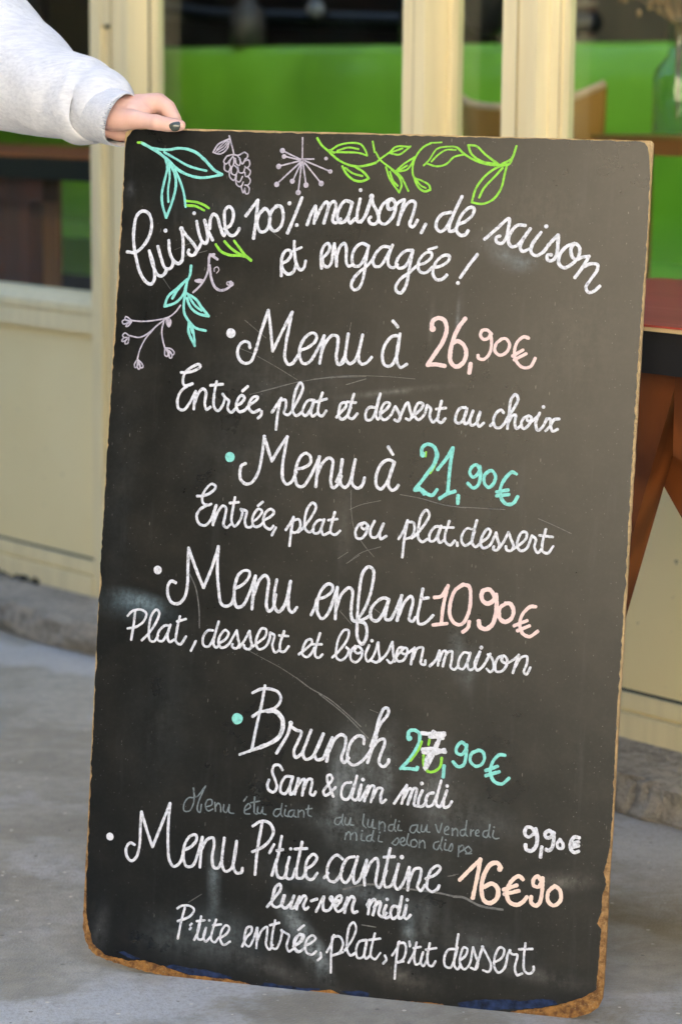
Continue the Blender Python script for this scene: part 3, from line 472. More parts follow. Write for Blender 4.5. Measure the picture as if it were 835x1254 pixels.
BLUE = [[(1065,38),(1108,64),(1155,80),(1198,80),(1238,73),(1279,65),(1321,64),(1362,56),(1404,58),(1447,68),(1486,52),(1529,61),(1571,67),(1611,53),(1652,52),(1692,38),(1733,45),(1774,34),(1817,29),(1857,16),(1899,12),(1891,-15),(1837,-12),(1783,-21),(1730,-22),(1676,-24),(1623,-25),(1571,-9),(1517,-19),(1463,-20),(1410,-21),(1357,-16)],[(2249,-61),(2308,-6),(2351,-10),(2396,-1),(2440,-8),(2483,-21),(2527,-15),(2571,-14),(2615,-12),(2659,-13),(2702,-15),(2745,-21),(2789,-20),(2833,-13),(2873,-6),(2913,-9),(2953,-1),(2993,0),(2984,-26),(2933,-27),(2882,-38),(2831,-48),(2780,-50),(2728,-49),(2677,-57),(2625,-56),(2574,-61),(2513,-65),(2453,-69),(2392,-75),(2332,-76)],[(3253,-4),(3296,9),(3340,9),(3384,11),(3427,21),(3470,31),(3510,27),(3550,20),(3590,16),(3583,-33),(3375,-44)],[(4651,22),(4692,37),(4733,45),(4773,60),(4816,63),(4855,83),(4898,82),(4938,95),(4978,106),(5018,101),(5058,108),(5098,113),(5138,120),(5178,125),(5218,128),(5258,132),(5298,127),(5338,136),(5378,124),(5418,137),(5456,141),(5493,158),(5532,156),(5569,174),(5608,176),(5645,188),(5692,183),(5741,189),(5788,181),(5819,146),(5769,134),(5720,116),(5672,97),(5622,83),(5569,73),(5516,60),(5462,60),(5411,34),(5357,32),(5304,27),(5252,18),(5199,15),(5146,2),(5094,-7),(5041,-17),(4993,-15),(4945,-28),(4897,-31),(4849,-35),(4800,-36),(4752,-45),(4704,-47)],[(465,152),(495,161),(527,170),(558,161),(585,144),(618,141),(648,130),(675,114),(709,114),(739,103),(677,82),(572,104)]]
mm = lambda pts: [(x * 1e-4, y * 1e-4) for x, y in pts]
# fibreboard core
k = NT('fibreboard'); f = k.noise(70, 6, .7); g = k.noise(300, 4, .7, src=k.mapping((1, 1, 1))); y_ = k.n('ShaderNodeSeparateXYZ'); k.l(k.co(), y_.inputs[0])
wet = k.math('SUBTRACT', 1.0, k.math('MULTIPLY', y_.outputs[1], 2.6), clamp=True)
c1 = k.mix(wet, (.74, .53, .26), (.50, .23, .05)); c1 = k.mix(k.math('MULTIPLY', k.ramp(f, [(.40, .92), (.58, 0.)]), k.math('ADD', .25, k.math('MULTIPLY', wet, .75))), c1, (.13, .05, .014)); k.color(k.mix(k.ramp(g, [(.55, 0.), (.7, .5)]), c1, (.75, .50, .22)))
k.rough(.9); k.bump(k.math('ADD', f, g), 1.0, .008); FIBRE = k.m
b = MB(); core = mm(CORE)
b.prism(core, -.0085, -.0006); 
b.build('fibre_core', FIBRE, cb, bevel=.0012)
# black painted skin
k = NT('blackboard_paint')
big = k.noise(5.5, 6, .6); mid = k.noise(22, 5, .6); fine = k.noise(210, 4, .7); streak = k.noise(60, 4, .6, src=k.mapping((1, .10, 1)))
c1 = k.ramp(big, [(.25, (.0026, .0036, .0044)), (.5, (.0040, .0048, .0054)), (.8, (.0085, .0080, .0072))])
c1 = k.mix(k.ramp(mid, [(.5, 0.), (.75, .4)]), c1, (.012, .0108, .009))
c1 = k.mix(k.ramp(fine, [(.5, 0.), (.78, .25)]), c1, (.030, .029, .028))
c1 = k.mix(k.ramp(streak, [(.58, 0.), (.76, .30)]), c1, (.030, .032, .033))
SM = [(0.0503,0.4413,0.0559,0.0191,-11,0.90,(0.16, 0.22, 0.25)),(0.0435,0.4329,0.0882,0.0265,-8,0.40,(0.1, 0.15, 0.18)),(0.4701,0.8746,0.0382,0.0235,-23,0.26,(0.2, 0.25, 0.29)),(0.4916,0.8661,0.0323,0.0176,7,0.32,(0.17, 0.23, 0.28)),(0.4565,0.8948,0.0441,0.0206,17,0.30,(0.16, 0.17, 0.19)),(0.3279,0.2516,0.0500,0.1102,-3,0.75,(0.15, 0.17, 0.175)),(0.3057,0.2399,0.0176,0.0882,-3,0.60,(0.17, 0.19, 0.2)),(0.3667,0.2649,0.0206,0.0882,-3,0.60,(0.14, 0.155, 0.16)),(0.4212,0.2556,0.0441,0.0882,2,0.55,(0.12, 0.13, 0.135)),(0.4524,0.2202,0.0735,0.0662,-3,0.35,(0.1, 0.11, 0.11)),(0.2759,0.0585,0.0911,0.0221,-55,1.00,(0.24, 0.28, 0.295)),(0.2969,0.0413,0.0382,0.0147,-63,0.80,(0.2, 0.235, 0.25)),(0.1612,0.1129,0.0132,0.0735,3,0.70,(0.15, 0.185, 0.2)),(0.1729,0.0501,0.0882,0.0500,-13,0.45,(0.14, 0.17, 0.18)),(0.1169,0.0389,0.0882,0.0441,-11,0.35,(0.11, 0.13, 0.135)),(0.4019,0.0802,0.0162,0.0500,7,0.60,(0.19, 0.23, 0.245)),(0.4211,0.0871,0.0206,0.0588,-3,0.40,(0.11, 0.12, 0.12)),(0.3304,0.1209,0.1764,0.0235,-9,0.50,(0.15, 0.17, 0.18)),(0.4902,0.0707,0.1029,0.0412,-13,0.35,(0.12, 0.13, 0.135)),(0.3676,0.1636,0.1323,0.0441,-11,0.35,(0.1, 0.12, 0.125)),(0.5811,0.1569,0.0588,0.0176,5,0.50,(0.16, 0.15, 0.13)),(0.5591,0.0450,0.1029,0.0176,-7,0.45,(0.12, 0.115, 0.105)),(0.2358,0.0177,0.1764,0.0235,-11,0.35,(0.1, 0.1, 0.1)),(0.3952,0.0262,0.0882,0.0265,-9,0.50,(0.13, 0.12, 0.105)),(0.0200,0.0382,0.0206,0.0588,-3,0.45,(0.1, 0.105, 0.11)),(0.4414,0.4106,0.0176,0.0500,5,0.50,(0.14, 0.16, 0.165)),(0.4569,0.3928,0.0147,0.0441,-3,0.40,(0.13, 0.15, 0.155)),(0.5327,0.8134,0.0412,0.0147,7,0.30,(0.012, 0.012, 0.012)),(0.5072,0.9248,0.1323,0.0735,-3,0.30,(0.07, 0.062, 0.05)),(0.5632,0.7774,0.1029,0.1323,-3,0.30,(0.065, 0.058, 0.047)),(0.0108,0.9351,0.0088,0.0162,-3,0.30,(0.19, 0.2, 0.21)),(0.1553,0.9127,0.1911,0.0588,-3,0.22,(0.07, 0.085, 0.09)),(0.0869,0.3032,0.0735,0.1764,-3,0.18,(0.06, 0.07, 0.075)),(0.0201,0.5744,0.0441,0.2940,-3,0.18,(0.05, 0.058, 0.064)),(0.3460,0.7098,0.1029,0.0073,9,0.70,(0.12, 0.12, 0.11)),(0.2958,0.5533,0.0206,0.1029,2,0.30,(0.1, 0.1, 0.09)),(0.3161,0.1972,0.0882,0.0235,-8,0.50,(0.13, 0.155, 0.165)),(0.4915,0.2145,0.0882,0.0294,-6,0.30,(0.09, 0.1, 0.105)),(0.2069,0.7121,0.1764,0.0735,-7,0.22,(0.09, 0.095, 0.095)),(0.1715,0.6229,0.1470,0.1029,-3,0.20,(0.075, 0.08, 0.08)),(0.4188,0.7989,0.0044,0.0412,-1,0.50,(0.17, 0.19, 0.21)),(0.3881,0.7928,0.0059,0.0441,-1,0.40,(0.12, 0.12, 0.11)),]
sn = k.noise(34, 6, .75, src=k.mapping((1, .35, 1))); sn2 = k.noise(120, 4, .7)
sm = k.ramp(k.math('ADD', k.math('MULTIPLY', sn, .6), k.math('MULTIPLY', sn2, .4)), [(.40, .06), (.66, 1.)])
for (x, y, rx, ry, rot, amt, cc) in SM:
    mp = k.n('ShaderNodeMapping', vector_type='TEXTURE'); mp.inputs['Location'].default_value = (x, y, 0); mp.inputs['Rotation'].default_value = (0, 0, R(rot)); mp.inputs['Scale'].default_value = (rx, ry, 1)
    k.l(k.co(), mp.inputs[0]); gr = k.n('ShaderNodeTexGradient', gradient_type='QUADRATIC_SPHERE'); k.l(mp.outputs[0], gr.inputs[0])
    c1 = k.mix(k.math('MULTIPLY', k.math('MULTIPLY', gr.outputs['Fac'], sm), amt * 1.5, clamp=True), c1, tuple(q_ * 1.15 for q_ in cc))
# small pale flecks and dabs left by old chalk, clustered
def flecks(c1, scale, stretch, thr, cc, amt, zone=None):
    v = k.n('ShaderNodeTexVoronoi'); v.inputs['Scale'].default_value = scale; k.l(k.mapping(stretch), v.inputs['Vector'])
    rnd = k.n('ShaderNodeSeparateColor'); k.l(v.outputs['Color'], rnd.inputs[0])
    m_ = k.math('MULTIPLY', k.math('LESS_THAN', v.outputs['Distance'], thr), k.math('GREATER_THAN', rnd.outputs[0], .80))
    m_ = k.math('MULTIPLY', m_, k.ramp(zone or big, [(.38, 0.), (.54, 1.)]))
    return k.mix(k.math('MULTIPLY', m_, amt), c1, cc)
c1 = flecks(c1, 330, (1, .6, 1), .12, (.17, .18, .185), .6)
c1 = flecks(c1, 190, (1, .22, 1), .10, (.15, .15, .14), .55, mid)
c1 = flecks(c1, 95, (1, .30, 1), .035, (.22, .23, .235), .5, mid)
k.color(c1)
k.rough(k.math('ADD', k.ramp(big, [(.3, .26), (.7, .33)]), k.math('MULTIPLY', k.math('SUBTRACT', mid, .5), .02)))
k.bump(k.math("ADD", fine, k.math("MULTIPLY", mid, 2.0)), .02, .0012)
df = k.n('ShaderNodeBsdfDiffuse'); gl = k.n('ShaderNodeBsdfGlossy', distribution='BECKMANN'); fr = k.n('ShaderNodeFresnel'); fr.inputs[0].default_value = 1.42; ms = k.n('ShaderNodeMixShader')
for a_, b_ in ((k.b.inputs['Base Color'], df.inputs['Color']), (k.b.inputs['Roughness'], gl.inputs['Roughness']), (k.b.inputs['Normal'], gl.inputs['Normal'])): k.l(a_.links[0].from_socket, b_)
sheen = k.ramp(k.math('ADD', k.math('MULTIPLY', big, .45), k.math('ADD', k.math('MULTIPLY', mid, .35), k.math('MULTIPLY', k.noise(70, 5, .7), .2))), [(.38, .84), (.62, 1.)])
k.l(k.math('MULTIPLY', fr.outputs[0], k.math('MULTIPLY', sheen, 1.14)), ms.inputs[0]); k.l(df.outputs[0], ms.inputs[1]); k.l(gl.outputs[0], ms.inputs[2]); k.l(ms.outputs[0], k.out.inputs[0]); SLATE = k.m
b = MB(); b.prism(mm(FACE), -.0006, 0.0); b.build('painted_face', SLATE, cb)
BLUEP = simple('blue_undercoat', (.013, .026, .072), .75, .6, 110, .3, spec=.2)
for pl in BLUE:
    b = MB(); b.prism(mm(pl), 0.00005, .0004); b.build('blue_undercoat', BLUEP, cb)

# ---------------------------------------------------------------- chalk strokes
def chalk(name, c, var=.25, wear=.5, dark=(.06, .06, .062)):
    k = NT(name); f = k.noise(520, 5, .8, src=k.mapping((1, .55, 1))); g = k.noise(48, 5, .65); h = k.noise(190, 4, .7)
    a = k.math('ADD', k.math('MULTIPLY', f, .55), k.math('MULTIPLY', h, .45)); a = k.ramp(a, [(.37, 1.), (.50, 0.)]); a = k.math('MULTIPLY', a, k.ramp(g, [(.38, min(1, wear * 1.5)), (.62, wear * .35)]))
    lo = tuple(x * (1 - var) for x in c); k.color(k.mix(a, k.ramp(h, [(.38, lo), (.62, c)]), dark)); k.rough(.85); k.bump(f, .25, .0006)
    return k.m
CH = {'w': chalk('white_chalk_pen', (.66, .67, .72), .20, .72, (.13, .135, .145)), 'a': chalk('aqua_chalk_pen', (.22, .62, .56), .15, .35), 'v': chalk('green_chalk_pen', (.25, .60, .045), .2, .35),
      'l': chalk('lilac_chalk_pen', (.45, .415, .49), .15, .6), 'p': chalk('pink_chalk_pen', (.74, .55, .52), .06, .2), 'o': chalk('peach_chalk_pen', (.76, .58, .49), .06, .15),
      's': chalk('faded_chalk', (.17, .205, .22), .3, 1.0, (.03, .033, .036)), 't': chalk('scratch_grey', (.14, .14, .135), .3, 1.0, (.025, .025, .025))}
def spline(p, step=.0013):
    if len(p) == 2: 
        a, c = p; n_ = max(2, int((c - a).length / step)); return [a.lerp(c, i / n_) for i in range(n_ + 1)]
    q = [p[0] * 2 - p[1]] + p + [p[-1] * 2 - p[-2]]; out = []
    for i in range(1, len(q) - 2):
        p0, p1, p2, p3 = q[i - 1:i + 3]; n_ = max(1, int((p2 - p1).length / step))
        t0 = 0; t1 = t0 + max(1e-5, (p1 - p0).length) ** .5; t2 = t1 + max(1e-5, (p2 - p1).length) ** .5; t3 = t2 + max(1e-5, (p3 - p2).length) ** .5
        for jj in range(n_):
            t = t1 + (t2 - t1) * jj / n_
            A1 = p0 * ((t1 - t) / (t1 - t0)) + p1 * ((t - t0) / (t1 - t0)); A2 = p1 * ((t2 - t) / (t2 - t1)) + p2 * ((t - t1) / (t2 - t1)); A3 = p2 * ((t3 - t) / (t3 - t2)) + p3 * ((t - t2) / (t3 - t2))
            B1 = A1 * ((t2 - t) / (t2 - t0)) + A2 * ((t - t0) / (t2 - t0)); B2 = A2 * ((t3 - t) / (t3 - t1)) + A3 * ((t - t1) / (t3 - t1))
            out.append(B1 * ((t2 - t) / (t2 - t1)) + B2 * ((t - t1) / (t2 - t1)))
    out.append(p[-1]); return out
lay = [0]
def stroke(b, pts, wd, mi, flat=False):
    """a low ridge of chalk paint with round ends, a touch higher than the stroke before"""
    P = spline(pts); hw = wd / 2; n_ = len(P)
    z0 = .00004 + (lay[0] % 40) * 2.2e-6; lay[0] += 1
    d0 = (P[0] - P[min(2, n_ - 1)]).normalized(); d1 = (P[-1] - P[max(-3, -n_)]).normalized()
    cap = [(math.cos(a), math.sin(a)) for a in (R(18), R(45), R(70))]
    L = [(P[0] + d0 * hw * c_ * .9, s_) for s_, c_ in [(.30, .96), (.70, .71), (.93, .36)]] + [(p, 1.) for p in P] + [(P[-1] + d1 * hw * c_ * .9, s_) for s_, c_ in [(.93, .36), (.70, .71), (.30, .96)]]
    sd = random.random() * 50; rows = []; m_ = len(L)
    for i, (p, sc_) in enumerate(L):
        t = L[min(i + 1, m_ - 1)][0] - L[max(i - 1, 0)][0]
        if t.length < 1e-9: t = Vector((1, 0))
        t.normalize(); nr = Vector((-t.y, t.x)); jit = 1 + .17 * noise.noise(Vector((i * .10, sd, 0))) + .09 * noise.noise(Vector((i * .45, sd, 5)))
        h = hw * sc_ * jit; zz = z0 + i * 1.1e-7; e1 = hw * .20 * noise.noise(Vector((i * .63, sd, 9))); e2 = hw * .20 * noise.noise(Vector((i * .63, sd, 13))); hh = .00005 if flat else .00022
        rows.append([b.bm.verts.new(v) for v in ((p.x + nr.x * (h + e1), p.y + nr.y * (h + e1), zz), (p.x + nr.x * h * .5, p.y + nr.y * h * .5, zz + hh * sc_), (p.x - nr.x * h * .5, p.y - nr.y * h * .5, zz + hh * sc_), (p.x - nr.x * (h + e2), p.y - nr.y * (h + e2), zz))])
    for i in range(m_ - 1):
        for q in range(3):
            f = b.bm.faces.new((rows[i][q], rows[i][q + 1], rows[i + 1][q + 1], rows[i + 1][q])); f.material_index = mi; f.smooth = True
def blob(b, x, y, r, mi):
    z0 = .00006 + (lay[0] % 40) * 2.2e-6; lay[0] += 1; sd = random.random() * 40; n_ = 22
    c = b.bm.verts.new((x, y, z0 + .0003)); rs = []
    for fr_, hz in ((.6, .00028), (1., 0)):
        rs.append([b.bm.verts.new((x + math.cos(a) * r * fr_ * (1 + .07 * noise.noise(Vector((math.cos(a), math.sin(a), sd)))), y + math.sin(a) * r * fr_ * (1 + .07 * noise.noise(Vector((math.cos(a), math.sin(a), sd)))), z0 + hz)) for a in [2 * math.pi * q / n_ for q in range(n_)]])
    for q in range(n_):
        f = b.bm.faces.new((c, rs[0][q], rs[0][(q + 1) % n_])); f.material_index = mi
        f = b.bm.faces.new((rs[0][q], rs[1][q], rs[1][(q + 1) % n_], rs[0][(q + 1) % n_])); f.material_index = mi
